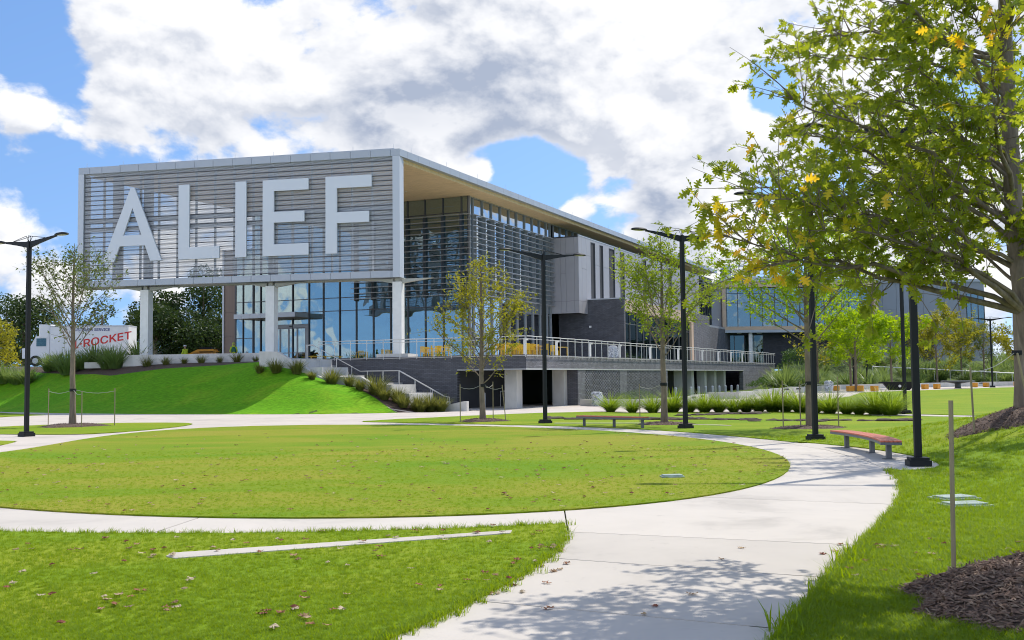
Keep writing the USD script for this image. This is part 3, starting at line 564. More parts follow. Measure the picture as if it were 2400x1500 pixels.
# grey panel box and long side wall
B_n = 3.07
bx = part(MB().box(18.12, 66, .12, B_n - .06, 8.44, 16.1, FV), 'panel_wall', 'dark')
for a, b in ((0.1, 1.15), (1.17, 1.70), (1.72, 2.60), (2.62, 3.06)):
    for c, d in ((8.4, 9.6), (9.62, 14.35 if a != 1.17 else 12.4), (14.37 if a != 1.17 else 12.42, 15.96)):
        part(MB().box(18.06, 18.12, a, b, c, d, FV), 'wall_panel', 'wall_panel', bx)
slits = [(3.58, 4.74), (6.28, 7.22), (9.29, 11.0), (13.0, 14.35), (21.4, 22.6), (32.4, 33.6), (38.4, 39.6)]
o = 18.06
rngp = random.Random(4)
cur = 0.0; walls = []
for a, b in slits + [(47.9, 48)]:
    walls.append((cur, a)); cur = b
for a, b in walls:
    n = max(1, round((b - a) / 1.55)); xs_ = np.linspace(a, b, n + 1)
    if a == 0: xs_ = np.array([0, .95, 2.2, 3.58])
    for c, d in zip(xs_[:-1], xs_[1:]):
        zj = rngp.choice([14.35, 14.35, 12.9, 13.6]); lo = 8.4 if d < 2.5 else (8.4 if c < 2.4 else 9.84)
        segs = ((lo, 9.6), (9.62, zj), (zj + .02, 16.12)) if lo < 9 else ((lo, zj), (zj + .02, 16.12))
        for z0, z1 in segs: part(MB().box(o + c + .012, o + d - .012, B_n - .06, B_n, z0, z1, FV), 'wall_panel', 'wall_panel', bx)
for a, b in slits:
    part(MB().box(o + a, o + b, B_n - .42, B_n - .40, 9.84, 15.84, FV), 'slit_window', 'glass_r', bx)
    mb = MB(); mb.box(o + a, o + a + .05, B_n - .4, B_n + .03, 9.84, 15.84, FV); mb.box(o + b - .05, o + b, B_n - .4, B_n + .06, 9.84, 15.84, FV); mb.box(o + a + .05, o + b - .05, B_n - .4, B_n, 15.80, 15.86, FV)
    for z in (11.3, 12.8, 14.2): mb.box(o + a + .05, o + b - .05, B_n - .4, B_n - .33, z, z + .06, FV)
    part(mb, 'slit_frame', 'mullion', bx)
    part(MB().box(o + a, o + b, B_n - .06, B_n, 15.86, 16.12, FV), 'wall_panel', 'wall_panel', bx)
part(MB().box(18.06, 66, B_n - .1, B_n + .03, 16.12, 16.2, FV), 'wall_cap', 'fin', bx)
# brick block stepping out below it
K0, KN = 20.53, 6.88
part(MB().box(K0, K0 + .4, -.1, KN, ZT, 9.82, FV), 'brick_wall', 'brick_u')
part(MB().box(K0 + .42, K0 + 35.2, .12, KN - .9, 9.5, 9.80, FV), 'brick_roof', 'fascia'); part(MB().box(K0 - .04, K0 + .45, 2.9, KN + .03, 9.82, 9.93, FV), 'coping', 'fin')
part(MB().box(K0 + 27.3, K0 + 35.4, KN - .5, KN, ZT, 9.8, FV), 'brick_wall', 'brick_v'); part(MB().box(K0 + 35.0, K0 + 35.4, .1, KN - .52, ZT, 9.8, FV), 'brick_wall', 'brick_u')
tf = part(MB().box(K0 + .4, K0 + 27.3, KN - .5, KN - .02, 8.62, 9.8, FV), 'tan_frame', 'tan')
part(MB().box(K0 + .02, K0 + .42, KN - .5, KN - .001, ZT, 9.81, FV), 'tan_frame', 'tan'); part(MB().box(K0 + 26.3, K0 + 27.28, KN - .5, KN - .02, ZT, 8.6, FV), 'tan_frame', 'tan')
kw = [K0 + .45 + i * 2.35 for i in range(12)]
panes(FV, kw, [ZT, 7.4, 8.6], KN - .4, 'glass_d'); mullions(FV, kw, KN - .46, KN - .3, ZT, 8.62, 'mullion'); transoms(FV, K0 + .45, K0 + 26.3, [7.4], KN - .45, KN - .34)
part(MB().box(K0 + .5, K0 + 26.2, KN - 5, KN - 4.8, ZT, 8.6, FV), 'inner_wall', 'inner')
part(MB().box(K0 - .08, K0, 3.2, 3.42, 7.0, 7.2, FV), 'wall_light', 'white')
# far end: glass with louvers
sF = list(np.arange(66.1, 87.4, 1.52)); panes(FV, sF, [ZT, 7.0, 10.2, 13.2, 16.2], 0.0, 'glass_d'); mullions(FV, sF, -.06, .2, ZT, 16.2, 'mullion'); transoms(FV, 66, 87, [7.0, 10.2, 13.2], -.05, .1)
for k in range(8):
    part(MB().box(66.2, 88.4, .45, .68, 13.35 + .46 * k, 13.42 + .46 * k, FV), 'louver', 'louver')
for s_ in sF[::2]: part(MB().box(s_ - .03, s_ + .03, .2, .46, 13.2, 16.8, FV), 'louver_arm', 'mullion')
part(MB().box(56, 66, -.2, .1, ZT, 10, FV), 'brick_wall', 'brick_v'); part(MB().box(66, 87.3, .02, 2.4, 9.3, 9.6, FV), 'brick_roof', 'fascia'); part(MB().box(66, 87.3, 2.0, 2.4, ZT, 9.3, FV), 'brick_wall', 'brick_v')
part(MB().box(87.3, 88.5, -2, 1.1, ZT, 16.7, FV), 'end_wall', 'wall_panel')

# ------------------------------------------------------------------ wing at the right
wing = thing('wing_building', 'long grey wing with tan framed window box over dark brick, far right behind trees', 'building')
wp = lambda mb, name, m, parent=wing: mb.build(name, M[m], parent)
wp(MB().box(-1.2, .35, -12, .6, 4, 16.6, FW), 'wall', 'wall_panel')
wp(MB().box(.35, 25, -14, -1.2, 3.5, 17.2, FW), 'core', 'inner')
rf = wp(MB().box(.2, 25.2, -14, 1.2, 16.85, 17.28, FW), 'roof', 'fascia')
fx = wp(MB().box(.4, 25, -1.1, 1.1, 15.95, 16.84, FW), 'window_frame', 'tan'); wp(MB().box(.4, 25, -1.1, 1.1, 9.2, 9.75, FW), 'window_frame', 'tan'); wp(MB().box(.4, 25, -1.1, 1.12, 8.77, 9.19, FW), 'window_sill', 'fascia')
wp(MB().box(.4, 1.0, -1.1, 1.1, 9.76, 15.94, FW), 'window_frame', 'tan'); wp(MB().box(24.3, 25, -1.1, 1.1, 9.76, 15.94, FW), 'window_frame', 'tan')
sw = [1.0, 1.35] + [3.11 + 1.96 * i for i in range(11)] + [24.3]
for a, b in zip(sw[:-1], sw[1:]):
    for c, d in zip([9.76, 13.55, 15.05], [13.55, 15.05, 15.94]): wp(MB().box(a + .03, b - .03, -.2, -.17, c + .03, d - .03, FW), 'pane', 'glass_w')
for s_ in sw[1:-1]: wp(MB().box(s_ - .04, s_ + .04, -.3, -.05, 9.76, 15.94, FW), 'mullion', 'mullion')
for z in (13.55, 15.05): wp(MB().box(1, 24.3, -.28, -.08, z - .04, z + .04, FW), 'transom', 'mullion')
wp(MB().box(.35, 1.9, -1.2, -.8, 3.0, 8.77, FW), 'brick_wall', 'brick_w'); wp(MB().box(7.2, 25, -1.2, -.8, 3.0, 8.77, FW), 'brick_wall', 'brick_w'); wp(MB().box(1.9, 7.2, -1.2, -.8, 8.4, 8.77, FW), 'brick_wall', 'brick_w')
for a, b in ((1.9, 2.6), (2.6, 4.2), (4.2, 5.7), (5.7, 7.2)):
    wp(MB().box(a + .04, b - .04, -.9, -.87, 3.6, 8.4, FW), 'pane', 'glass_d'); wp(MB().box(b - .05, b + .05, -.98, -.8, 3.5, 8.4, FW), 'mullion', 'mullion')
for s_ in (4.85, 18.4): wp(MB().box(s_ - .27, s_ + .27, .2, .7, 3.0, 8.77, FW), 'column', 'white')
for s_ in (2.9, 6.1): wp(MB().box(s_, s_ + .7, -.5, -.1, 8.66, 8.76, FW), 'soffit_light', 'white')
# grey panelled part
wp(MB().box(25, 42.2, -14, -.1, 8.6, 16.5, FW), 'core', 'dark'); wp(MB().box(24.9, 42.4, -14, .2, 16.5, 16.95, FW), 'roof', 'fascia')
xs_ = [25.02]; tog = [2.2, 1.05]
while xs_[-1] < 39: xs_.append(xs_[-1] + tog[len(xs_) % 2])
xs_[-1] = 39.3
rngp = random.Random(9)
for a, b in zip(xs_[:-1], xs_[1:]):
    zj = rngp.choice([10.6, 11.4, 12.2])
    for z0, z1 in ((8.66, zj), (zj + .02, 16.5)): wp(MB().box(a + .02, b - .02, -.1, 0, z0, z1, FW), 'wall_panel', 'wing_panel')
wp(MB().box(39.35, 42.2, -.1, 0, 8.66, 9.9, FW), 'wall_panel', 'wing_panel'); wp(MB().box(39.35, 42.2, -.1, 0, 14.6, 16.5, FW), 'wall_panel', 'wing_panel')
for a, b in ((39.4, 40.1), (40.1, 41.2), (41.2, 42.15)):
    wp(MB().box(a + .04, b - .04, -.06, -.03, 9.95, 14.55, FW), 'pane', 'glass_w'); wp(MB().box(b - .06, b + .06, -.12, .03, 9.9, 14.6, FW), 'mullion', 'mullion')
wp(MB().box(25, 44, -14, -1.5, 1.5, 8.6, FW), 'lower_wall', 'wing_panel'); wp(MB().box(25, 42.2, -1.6, .05, 8.35, 8.6, FW), 'overhang', 'wing_panel')
for a, b in ((29.5, 31.2), (32, 34.6), (37.6, 39)): wp(MB().box(a, b, -1.5, -1.44, 3.5, 8.0, FW), 'opening', 'dark')
# rooftop screen
sc = wp(MB().box(1.7, 2.4, -6, 1.0 - 3, 17.28, 19.7, FW), 'roof_screen', 'fin')
for z in np.arange(17.4, 19.6, .28): wp(MB().box(1.6, 1.7, -6, -2.0, z, z + .1, FW), 'screen_louver', 'mullion', sc)
wp(MB().box(2.4, 15, -2.3, -2.1, 17.28, 17.9, FW), 'screen_base', 'fin', sc); wp(MB().box(2.4, 15, -2.2, -2.0, 19.5, 19.72, FW), 'screen_rail', 'fin', sc); wp(MB().box(2.4, 15, -2.2, -2.0, 18.25, 18.36, FW), 'screen_rail', 'fin', sc)
for s_ in np.arange(2.5, 15.1, 1.35): wp(MB().box(s_ - .05, s_ + .05, -2.25, -1.98, 17.9, 19.5, FW), 'screen_post', 'fin', sc)

# ------------------------------------------------------------------ terrace
ter = thing('brick_terrace', 'raised dark brick terrace with open undercroft and perforated brick screens below the building', 'terrace')
tp = lambda mb, name, m, parent=ter, **k: mb.build(name, M[m], parent, **k)
LT = 71.0
Zl = 2.58
tl_ = FV.xy(80, 0); end_in = FV.xy(62, 3)
tp(MB().prism(sg.Polygon([TU.xy(16.2, .45), TU.xy(.4, .45), TT.xy(.45, -.45), TT.xy(LT - .4, -.45), FV.xy(55, 2), FV.xy(8, -.2), FU.xy(14, -.1), FU.xy(27, -.1), FS.xy(24.9, .2), FS.xy(12, .2)]).buffer(0), 3.1, ZT), 'terrace_floor', 'concrete')
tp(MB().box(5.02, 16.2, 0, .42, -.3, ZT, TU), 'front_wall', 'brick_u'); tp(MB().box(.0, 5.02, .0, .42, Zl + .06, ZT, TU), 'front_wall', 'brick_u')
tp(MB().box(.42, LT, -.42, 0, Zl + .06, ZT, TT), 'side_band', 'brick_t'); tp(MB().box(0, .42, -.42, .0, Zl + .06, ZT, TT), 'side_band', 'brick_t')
tp(MB().box(-.02, 55.4, -.5, .03, Zl - .03, Zl + .06, TT), 'lintel', 'rail'); tp(MB().box(-.02, 5.02, -.02, .45, Zl - .03, Zl + .058, TU), 'lintel', 'mullion_l')
for a, b in ((8.49, 9.84), (16.87, 18.49), (27.09, 28.74)): tp(MB().box(a, b, -1.3, 0, -.3, Zl - .03, TT), 'brick_pier', 'brick_t')
tp(MB().box(8.44, 8.49, -1.3, -.01, -.3, Zl - .03, TT), 'pier_end', 'brick_u')
tp(MB().box(55.27, LT, -.42, -.002, -.3, Zl + .06, TT), 'end_wall', 'brick_t'); tp(MB().box(LT, LT + .02, -14, -.01, -.3, ZT, TT), 'end_return', 'brick_t')
# perforated brick screens: rows of headers with open gaps between
for a, b in ((9.84, 16.87), (18.49, 27.09)):
    mb = MB(); h = .125
    for r in range(int((Zl - .03) / h)):
        z = r * h; off = .17 * (r % 2)
        x = a - .17 + off
        while x < b:
            x0, x1 = max(a, x), min(b, x + .20)
            if x1 > x0: mb.box(x0, x1, -.09, -.02, z + .002, z + h + .012, TT)
            x += .34
    tp(mb, 'brick_screen', 'brick_t', kind='stuff')
# undercroft
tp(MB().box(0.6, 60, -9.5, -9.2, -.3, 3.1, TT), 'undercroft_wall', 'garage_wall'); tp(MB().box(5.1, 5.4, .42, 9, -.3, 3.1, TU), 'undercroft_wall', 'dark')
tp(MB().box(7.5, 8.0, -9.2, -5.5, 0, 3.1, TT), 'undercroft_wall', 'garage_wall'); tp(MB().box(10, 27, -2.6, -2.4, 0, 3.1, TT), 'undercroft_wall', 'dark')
tp(MB().prism(sg.Polygon([TU.xy(5.3, .3), TT.xy(0, -.2), TT.xy(58, -.2), TT.xy(58, -9.5), TU.xy(5.3, 9)]), -.06, .006), 'undercroft_floor', 'concrete')
tp(MB().box(2.0, 2.9, 3.4, 3.5, 1.85, 2.35, TU), 'vent_panel', 'dark')
for x, y in ((.05, 70.25), (3.45, 75.6)):
    mb = MB(); c = Frame((x, y), AT); mb.box(-.42, .42, -.45, .45, 0, Zl - .02, c); tp(mb, 'concrete_column', 'seatwall')
for s_ in (35.5, 38.6, 43.0, 46.6, 50.2): tp(MB().box(s_ - .4, s_ + .4, -1.5, -.7, 0, Zl - .02, TT), 'concrete_column', 'seatwall')
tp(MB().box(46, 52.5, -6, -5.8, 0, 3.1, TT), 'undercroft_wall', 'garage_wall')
mb = MB()
for s_ in (5.0, 5.9, 6.6): mb.tube([TT.p(s_, -4.5, 0), TT.p(s_, -4.5, 1.1)], .03, 6)
mb.tube([TT.p(5, -4.5, 1.1), TT.p(6.6, -4.5, 1.1)], .03, 6); tp(mb, 'bike_rail', 'rail')

# railing along the terrace edge
ral = thing('terrace_railing', 'pale steel railing running along the terrace edge above the brick', 'railing')
pz0, pz1 = 3.38, 4.72
for s_ in np.arange(2.75, 16.1, 1.327): MB().tube([TU.p(s_, -.08, pz0), TU.p(s_, -.08, pz1)], .024, 6).build('post', M['rail'], ral)
MB().tube([TU.p(1.42, -.08, pz0), TU.p(1.42, -.08, pz1)], .024, 6).build('post', M['rail'], ral)
MB().tube([TU.p(.0, -.08, pz0), TU.p(.0, -.08, pz1)], .024, 6).build('post', M['rail'], ral)
for s_ in np.arange(1.5, LT, 1.27): 
    MB().tube([TT.p(s_, .08, pz0), TT.p(s_, .08, pz1)], .024, 6).build('post', M['rail'], ral)
    MB().box(s_ - .012, s_ + .012, 0.0, .1, pz0 - .02, pz0 + .1, TT).build('bracket', M['rail'], ral)
for z, r in ((4.74, .028), (4.55, .02), (3.47, .018)):
    MB().tube([TU.p(16.1, -.08, z), TU.p(0, -.08, z)], r, 6).build('rail', M['rail'], ral); MB().tube([TT.p(0, .08, z), TT.p(LT, .08, z)], r, 6).build('rail', M['rail'], ral)
for s_ in (8.6, 19.5, 30.5): 
    pass
# L-shaped light posts standing on the terrace
lp0 = thing('terrace_light_post', None, 'light post', group='white light posts on the terrace')
MB().box(-.11, .11, -.06, .06, 0, 1.02).build('post', M['white'], lp0); MB().box(-.42, .11, -.06, .06, 1.0, 1.12).build('head', M['white'], lp0)
for i, s_ in enumerate((1.9, 7.0, 13.2, 19.5, 27, 35, 43, 49, 54, 59)):
    loc = (*TT.xy(s_, -1.0), ZT); lb = f'{ORD[i]} white L-shaped light post from the terrace corner behind the railing'
    if i == 0: place(lp0, loc, 90 - AT + 180); data(lp0, lb)
    else: copy_of(lp0, loc, 90 - AT + 180, label=lb)

# ------------------------------------------------------------------ stairs
stp = thing('concrete_stairs', 'concrete stairs with seat blocks climbing along the dark brick wall to the plaza', 'stairs')
sp = lambda mb, name, m='seatwall', parent=stp: mb.build(name, M[m], parent)
sp(MB().profile([(4.9, 0), (4.9, .1), (6.23, .63), (9.31, 2.21), (12.35, 2.21), (15.86, 3.95), (17.3, 4.0), (17.3, 1.2), (12, 0), (6, -.2)], -5.15, -4.85, TU), 'cheek_wall')
nr = 11; 
for f0, z0 in ((15.75, ZT), (9.2, 1.8)):
    for k in range(nr):
        z = z0 - (k + 1) * (1.76 / nr); a = f0 - k * .37
        sp(MB().box(a - .37, a, -1.75, -.02, z - .25, z, TU), 'step', 'concrete')
    for k in range(3):
        zt_ = z0 - .12 - k * .56 ; a = f0 - .1 - k * 1.3
        if zt_ > .1:
            for n0, n1 in ((-4.84, -3.3), (-3.28, -1.76)): sp(MB().box(a - 1.28 - .6, a - .6 + (1.3 if k == 0 else 0), n0, n1, max(-.1, zt_ - .9), zt_, TU), 'seat_block')
sp(MB().box(9.2, 11.72, -4.84, -.02, 1.4, 1.8, TU), 'landing', 'concrete'); sp(MB().box(15.75, 17.2, -4.84, .2, 3.0, ZT - .005, TU), 'landing', 'concrete')
sp(MB().profile([(4.85, -.05), (4.85, .12), (2.4, .62), (2.2, .62), (2.2, -.05)], -4.2, -3.9, TU), 'end_wall')
hr = thing('stair_railing', 'double steel handrail stepping down the concrete stairs', 'railing')
for n_, d in ((-.3, 0.0), (-1.55, -.8)):
    pth_ = [(16.9 , 4.48), (16.33, 4.48), (12.45, 2.6), (9.35, 2.6), (5.9, .86), (5.6, .82)]
    pth_ = [(s_ + d, z) for s_, z in pth_]
    pts = np.array([TU.p(s_, n_, z) for s_, z in pth_]); MB().tube(pts, .024, 6).build('rail', M['rail'], hr)
    for s_ in np.arange(5.62, 17, 1.25):
        zt_ = np.interp(s_ + d, [q[0] for q in pth_[::-1]], [q[1] for q in pth_[::-1]]); MB().tube([TU.p(s_ + d, n_, zt_ - .95), TU.p(s_ + d, n_, zt_)], .02, 6).build('post', M['rail'], hr)
# plaza wall along the sign line, and the plaza behind it
pw = thing('plaza_wall', 'low concrete seat wall edging the plaza under the ALIEF sign, left of the stairs', 'wall')
for a, b in ((9.7, 13.6), (13.62, 17.5), (17.52, 21.5)): MB().box(a, b, -.05, .42, 3.2, 4.03, FS).build('wall_segment', M['seatwall'], pw)
MB().prism(sg.Polygon([FS.xy(9.7, .42), FS.xy(21.5, .42), (-36.5, 91), (-62, 102), (-70, 125), (-20, 125), FU.xy(26.1, 0), FU.xy(26.1, -6)]).buffer(0), 3.2, ZT - .01).build('plaza_paving', M['paving_warm'], kind='structure')

# ------------------------------------------------------------------ lamp posts
M['lens'] = mat('lamp_lens', (0.55, 0.50, 0.38), 0.3)
def make_lamp(H=7.45):
    t = thing('street_lamp', 'x', 'street lamp', group='black double arm lamp posts in the park')
    b = MB(); b.prism(sg.box(-.235, -.235, .235, .235).buffer(-.05).buffer(.05), 0, .13); b.prism(sg.box(-.2, -.2, .2, .2).buffer(-.05).buffer(.05), .13, .19); b.build('base_cover', M['black'], t)
    MB().prism(sg.box(-.075, -.075, .075, .075).buffer(-.025).buffer(.025), .19, H).build('pole', M['black'], t)
    for sx in (1, -1):
        a = MB(); P = [(0.0, H - .27), (0.0, H - .02), (1.62, H + .10), (1.64, H + .04), (.6, H - .14)]
        m = trimesh.creation.extrude_polygon(sg.Polygon(P), .07, engine='earcut'); v = np.array(m.vertices); w = np.c_[v[:, 0] * sx, (v[:, 2] - .035), v[:, 1]]; f = np.array(m.faces)
        if trimesh.Trimesh(w, f, process=False).volume < 0: f = f[:, ::-1]
        a.add(w, f); arm = a.build('arm', M['black'], t)
        for dy in (-.09, .09):
            MB().tube([(0, dy * .2, H - .05), (.06 * sx, dy, H + .2), (1.05 * sx, dy * .2, H + .06)], .012, 5).build('strut', M['black'], arm)
        h = MB(); ell = trimesh.creation.icosphere(2, 1.0); vv = ell.vertices * [.37, .19, .085]; vv[:, 2] = np.where(vv[:, 2] < 0, vv[:, 2] * .35, vv[:, 2]); vv += [0, 0, 0]; h.add(vv + [2.05 * sx, 0, H + .095], ell.faces); h.box(min(1.58 * sx, 1.74 * sx), max(1.58 * sx, 1.74 * sx), -.03, .03, H + .04, H + .1)
        hd = h.build('lamp_head', M['black'], t, smooth=40)
        e = trimesh.creation.icosphere(1, 1.0); MB().add(e.vertices * [.25, .12, .012] + [2.08 * sx, 0, H + .066], e.faces).build('lens', M['lens'], hd, smooth=True)
    return t
lamps = [(-18.48, 39.77, -33, 'black double arm lamp post nearest the left edge, in front of the mound'), (1.41, 45.92, 35, 'black double arm lamp post beside the left end of the far bench'), (6.6, 40.09, 30, 'black double arm lamp post between far bench and curved path'),
         (9.21, 31.95, 8, 'black double arm lamp post behind the near red bench'), (8.81, 22.85, -6, 'tallest looking black lamp post in front of the near red bench'), (19.73, 52.65, 20, 'black lamp post behind the grass clumps, right of the near lamp posts'),
         (36.4, 111.5, 10, 'distant black lamp post beside the orange stools'), (39.7, 117.0, 10, 'distant black lamp post left of the sloping handrail'), (51.9, 113.1, 0, 'distant black lamp post at the right end of the wing')]
lamp0 = make_lamp()
for i, (x, y, a, lb) in enumerate(lamps):
    if i == 0: place(lamp0, (x, y, hz(x, y)), a); data(lamp0, lb)
    else: copy_of(lamp0, (x, y, hz(x, y)), a, label=lb)

# ------------------------------------------------------------------ benches
M['bench_top'] = mat('red_bench_board', (0.50, 0.13, 0.07), 0.55, var=0.12, vs=6)
M['bench_metal'] = mat('bench_steel', (0.13, 0.135, 0.145), 0.45, metal=0.3)
def bench(legs, ext, label):
    c = spline([legs[0] + (legs[0] - legs[1]) * ext * 0.9, *legs, legs[-1] + (legs[-1] - legs[-2]) * ext], 6) if False else None
    L = [np.array(p, float) for p in legs]
    q = np.polyfit([0, 1, 2], np.array(L), 2); u = np.linspace(-ext, 2 + ext, 15); C = np.stack([np.polyval(q[:, k], u) for k in (0, 1)], 1)
    o = C.mean(0); t = thing('park_bench', label, 'bench', (*o, hz(*o)))
    line = sg.LineString(C - o)
    offs = np.linspace(-.24, .24, 6)
    for a, b in zip(offs[:-1], offs[1:]):
        g = line.parallel_offset((a + b) / 2) if abs(a + b) > 1e-6 else line
        MB().prism(g.buffer((b - a) / 2 - .006, cap_style=2), .425, .46).build('seat_board', M['bench_top'], t)
    MB().prism(line.buffer(.235, cap_style=2), .36, .42).build('frame', M['bench_metal'], t)
    for p in L:
        x, y = p - o; leg = MB().box(x - .055, x + .055, y - .055, y + .055, 0, .36).build('leg', M['bench_metal'], t)
        MB().box(x - .12, x + .12, y - .12, y + .12, 0, .014).build('foot_plate', M['bench_metal'], leg)
bench([(2.9, 42.68), (4.0, 41.45), (5.0, 40.5)], .13, 'backless red topped curved bench at the far side of the central lawn')
bench([(9.11, 28.65), (9.13, 26.7), (8.86, 24.77)], .28, 'backless red topped curved bench beside the path, between two lamp posts')

# ------------------------------------------------------------------ trees
M['bark'] = mat('young_bark', (0.19, 0.145, 0.105), 0.9, var=0.3, vs=9, bump=0.5, bs=40, stretch=(1, 1, 0.25))
M['bark_d'] = mat('old_bark', (0.20, 0.155, 0.115), 0.92, var=0.4, vs=14, bump=1.0, bs=30, stretch=(1, 1, 0.22))
GREEN = [(0, (0.177, 0.245, 0.024)), (.3, (0.322, 0.367, 0.032)), (.55, (0.512, 0.471, 0.044)), (.78, (0.700, 0.552, 0.062)), (.93, (0.700, 0.572, 0.082)), (1, (0.700, 0.389, 0.103))]
M['leaf_thin'] = leaf_mat('leaf_pale', [(0, (0.09, 0.13, 0.03)), (.4, (0.17, 0.21, 0.05)), (.7, (0.25, 0.26, 0.07)), (.9, (0.33, 0.27, 0.08)), (1, (0.30, 0.17, 0.06))], 0.35)
M['leaf_y'] = leaf_mat('leaf_yellow', [(0, (.20, .22, .02)), (.35, (.38, .37, .03)), (.65, (.55, .48, .045)), (.9, (.62, .46, .06)), (1, (.5, .25, .08))], 0.55)
M['leaf_g'] = leaf_mat('leaf_green', [(0, (.15, .23, .02)), (.4, (.28, .37, .03)), (.75, (.43, .47, .045)), (1, (.58, .46, .07))], 0.55)
M['leaf_b'] = leaf_mat('leaf_bright', [(0, (.17, .29, .015)), (.4, (.30, .44, .02)), (.75, (.46, .53, .035)), (1, (.58, .54, .05))], 0.6)
M['leaf_d'] = leaf_mat('leaf_dark', [(0, (0.03, 0.06, 0.012)), (.5, (0.06, 0.10, 0.018)), (.85, (0.11, 0.15, 0.028)), (1, (0.17, 0.19, 0.04))], 0.3)
def rnd_unit(rng, n):
    v = rng.normal(size=(n, 3)); return v / np.linalg.norm(v, axis=1, keepdims=True)
def leaf_quads(rng, pos, size, up=.6, droop=-.1, width=.42):
    n = len(pos); d = rnd_unit(rng, n); d[:, 2] = d[:, 2] * .7 + droop; d /= np.linalg.norm(d, axis=1, keepdims=True)
    nn = rnd_unit(rng, n) + [0, 0, up]; sd = np.cross(d, nn); sd /= np.linalg.norm(sd, axis=1, keepdims=True) + 1e-9; nz = np.cross(sd, d)
    L = (size * rng.uniform(.65, 1.2, n))[:, None]
    v = np.stack([pos, pos + d * L * .45 + sd * L * width * .5 + nz * L * .06, pos + d * L, pos + d * L * .5 - sd * L * width * .5 + nz * L * .06], 1).reshape(-1, 3)
    i = np.arange(n) * 4; return v, np.vstack([np.stack([i, i + 1, i + 2], 1), np.stack([i, i + 2, i + 3], 1)])
def bend(p0, d, L, rng, rise=.25, k=5, wob=.06):
    pts = [np.array(p0, float)]; d = np.array(d, float)
    for _ in range(k):
        d = d + [0, 0, rise / k] + rng.normal(0, wob, 3); d /= np.linalg.norm(d); pts.append(pts[-1] + d * L / k)
    return np.array(pts)
def grow(seed, H, r0, z0, spread, nl, nleaf, lsize, el=(.55, 1.0), shape=.35, sides=7, twig=True, lean=(0, 0), leafy=.3):
    """A young tree: one leader, rising limbs, side twigs; leaves along the outer wood."""
    rng = np.random.default_rng(seed); W = MB(); ends = []
    zt = np.linspace(0, H, 12); wob = np.cumsum(rng.normal(0, .012 * H / 8, (12, 2)), 0); wob -= wob[0]
    tr = np.c_[wob + np.outer(zt / H, lean), zt]; rr = r0 * (1 - zt / H) ** .8 + .012; rr[0] *= 1.25
    W.tube(tr, rr, sides + 2)
    at = lambda z: np.array([np.interp(z, zt, tr[:, k]) for k in range(3)])
    for i in range(nl):
        t = (i + rng.uniform(0, .8)) / nl; z = z0 + (H * .95 - z0) * t ** .9
        az = i * 2.39996 + rng.uniform(-.4, .4)
        prof = (1 - t) ** .75 * (.75 + .25 * min(1, t / .12)) if shape < .5 else math.sin(math.pi * min(1, .22 + t * .8)) ** .8
        L = spread * max(.16, prof) * rng.uniform(.8, 1.15) * 1.25
        e = rng.uniform(*el); d = [math.cos(az) * math.cos(e), math.sin(az) * math.cos(e), math.sin(e)]
        p = bend(at(z), d, L, rng, .3, 6, .05); rb = max(.010, .30 * np.interp(z, zt, rr) * (.5 + .5 * L / spread))
        W.tube(p, np.linspace(rb, .005, 7), 5, False); ends.append((p, .35))
        for j in range(int(3 + L * 3.4) if twig else 3):
            u = rng.uniform(.18, .97); k = u * 6; a = int(k); q = p[a] + (p[min(a + 1, 6)] - p[a]) * (k - a)
            dd = (p[min(a + 1, 6)] - p[a]); dd /= np.linalg.norm(dd) + 1e-9; dd = dd + rng.normal(0, .6, 3) + [0, 0, .15]; dd /= np.linalg.norm(dd)
            l2 = L * rng.uniform(.16, .42); p2 = bend(q, dd, l2, rng, .25, 3, .08); W.tube(p2, np.linspace(rb * .38, .003, 4), 3, False); ends.append((p2, .15))
    seg = [(p[k], p[k + 1], np.linalg.norm(p[k + 1] - p[k])) for p, s in ends for k in range(len(p) - 1) if k >= s * (len(p) - 1)]
    w = np.array([s[2] for s in seg]); w /= w.sum(); c = rng.choice(len(seg), nleaf, p=w)
    A = np.array([s[0] for s in seg]); B = np.array([s[1] for s in seg]); u = rng.uniform(0, 1, (nleaf, 1))
    pos = A[c] + (B[c] - A[c]) * u + rng.normal(0, lsize * .45, (nleaf, 3))
    lv = MB().add(*leaf_quads(rng, pos, lsize))
    return W, lv
def young_tree(label, loc, seed, H, r0, z0, spread, nl, nleaf, lsize, leafm, strap=True, name='young_tree', group=None, rot=0, **k):
    t = thing(name, label, 'tree', (loc[0], loc[1], loc[2] if len(loc) > 2 else hz(*loc)), rot, group=group)
    W, lv = grow(seed, H, r0, z0, spread, nl, nleaf, lsize, **k)
    W.build('trunk', M['bark'], t, smooth=True); lv.build('crown', M[leafm], t, kind='stuff')
    if strap: MB().lathe([(r0 * 1.12, 1.62), (r0 * 1.15, 1.65), (r0 * 1.15, 1.72), (r0 * 1.12, 1.75)], sides=10).build('strap', M['black'], t)
    return t
T1, T2, T3, T4, T5 = (-20.31, 48.26), (-1.41, 48.94), (6.33, 43.85), (11.09, 39.07), (13.31, 27.5)
young_tree('sparse young tree beside the leftmost lamp post, white truck behind its branches', T1, 3, 8.5, .135, 3.3, 3.0, 38, 2500, .18, 'leaf_thin', el=(.6, 1.0))
young_tree('thin yellowing young tree in front of the garage opening and brick terrace corner', T2, 8, 7.9, .125, 1.7, 2.9, 40, 4300, .18, 'leaf_y', el=(.4, .95))
young_tree('green young tree standing behind the far bench, before the perforated brick screens', T3, 15, 8.0, .13, 2.7, 2.9, 42, 5400, .17, 'leaf_g', el=(.45, .95))
young_tree('full green young tree close behind the lamp post of the near bench', T4, 21, 8.8, .135, 2.9, 3.2, 46, 7600, .18, 'leaf_b', el=(.35, .9))
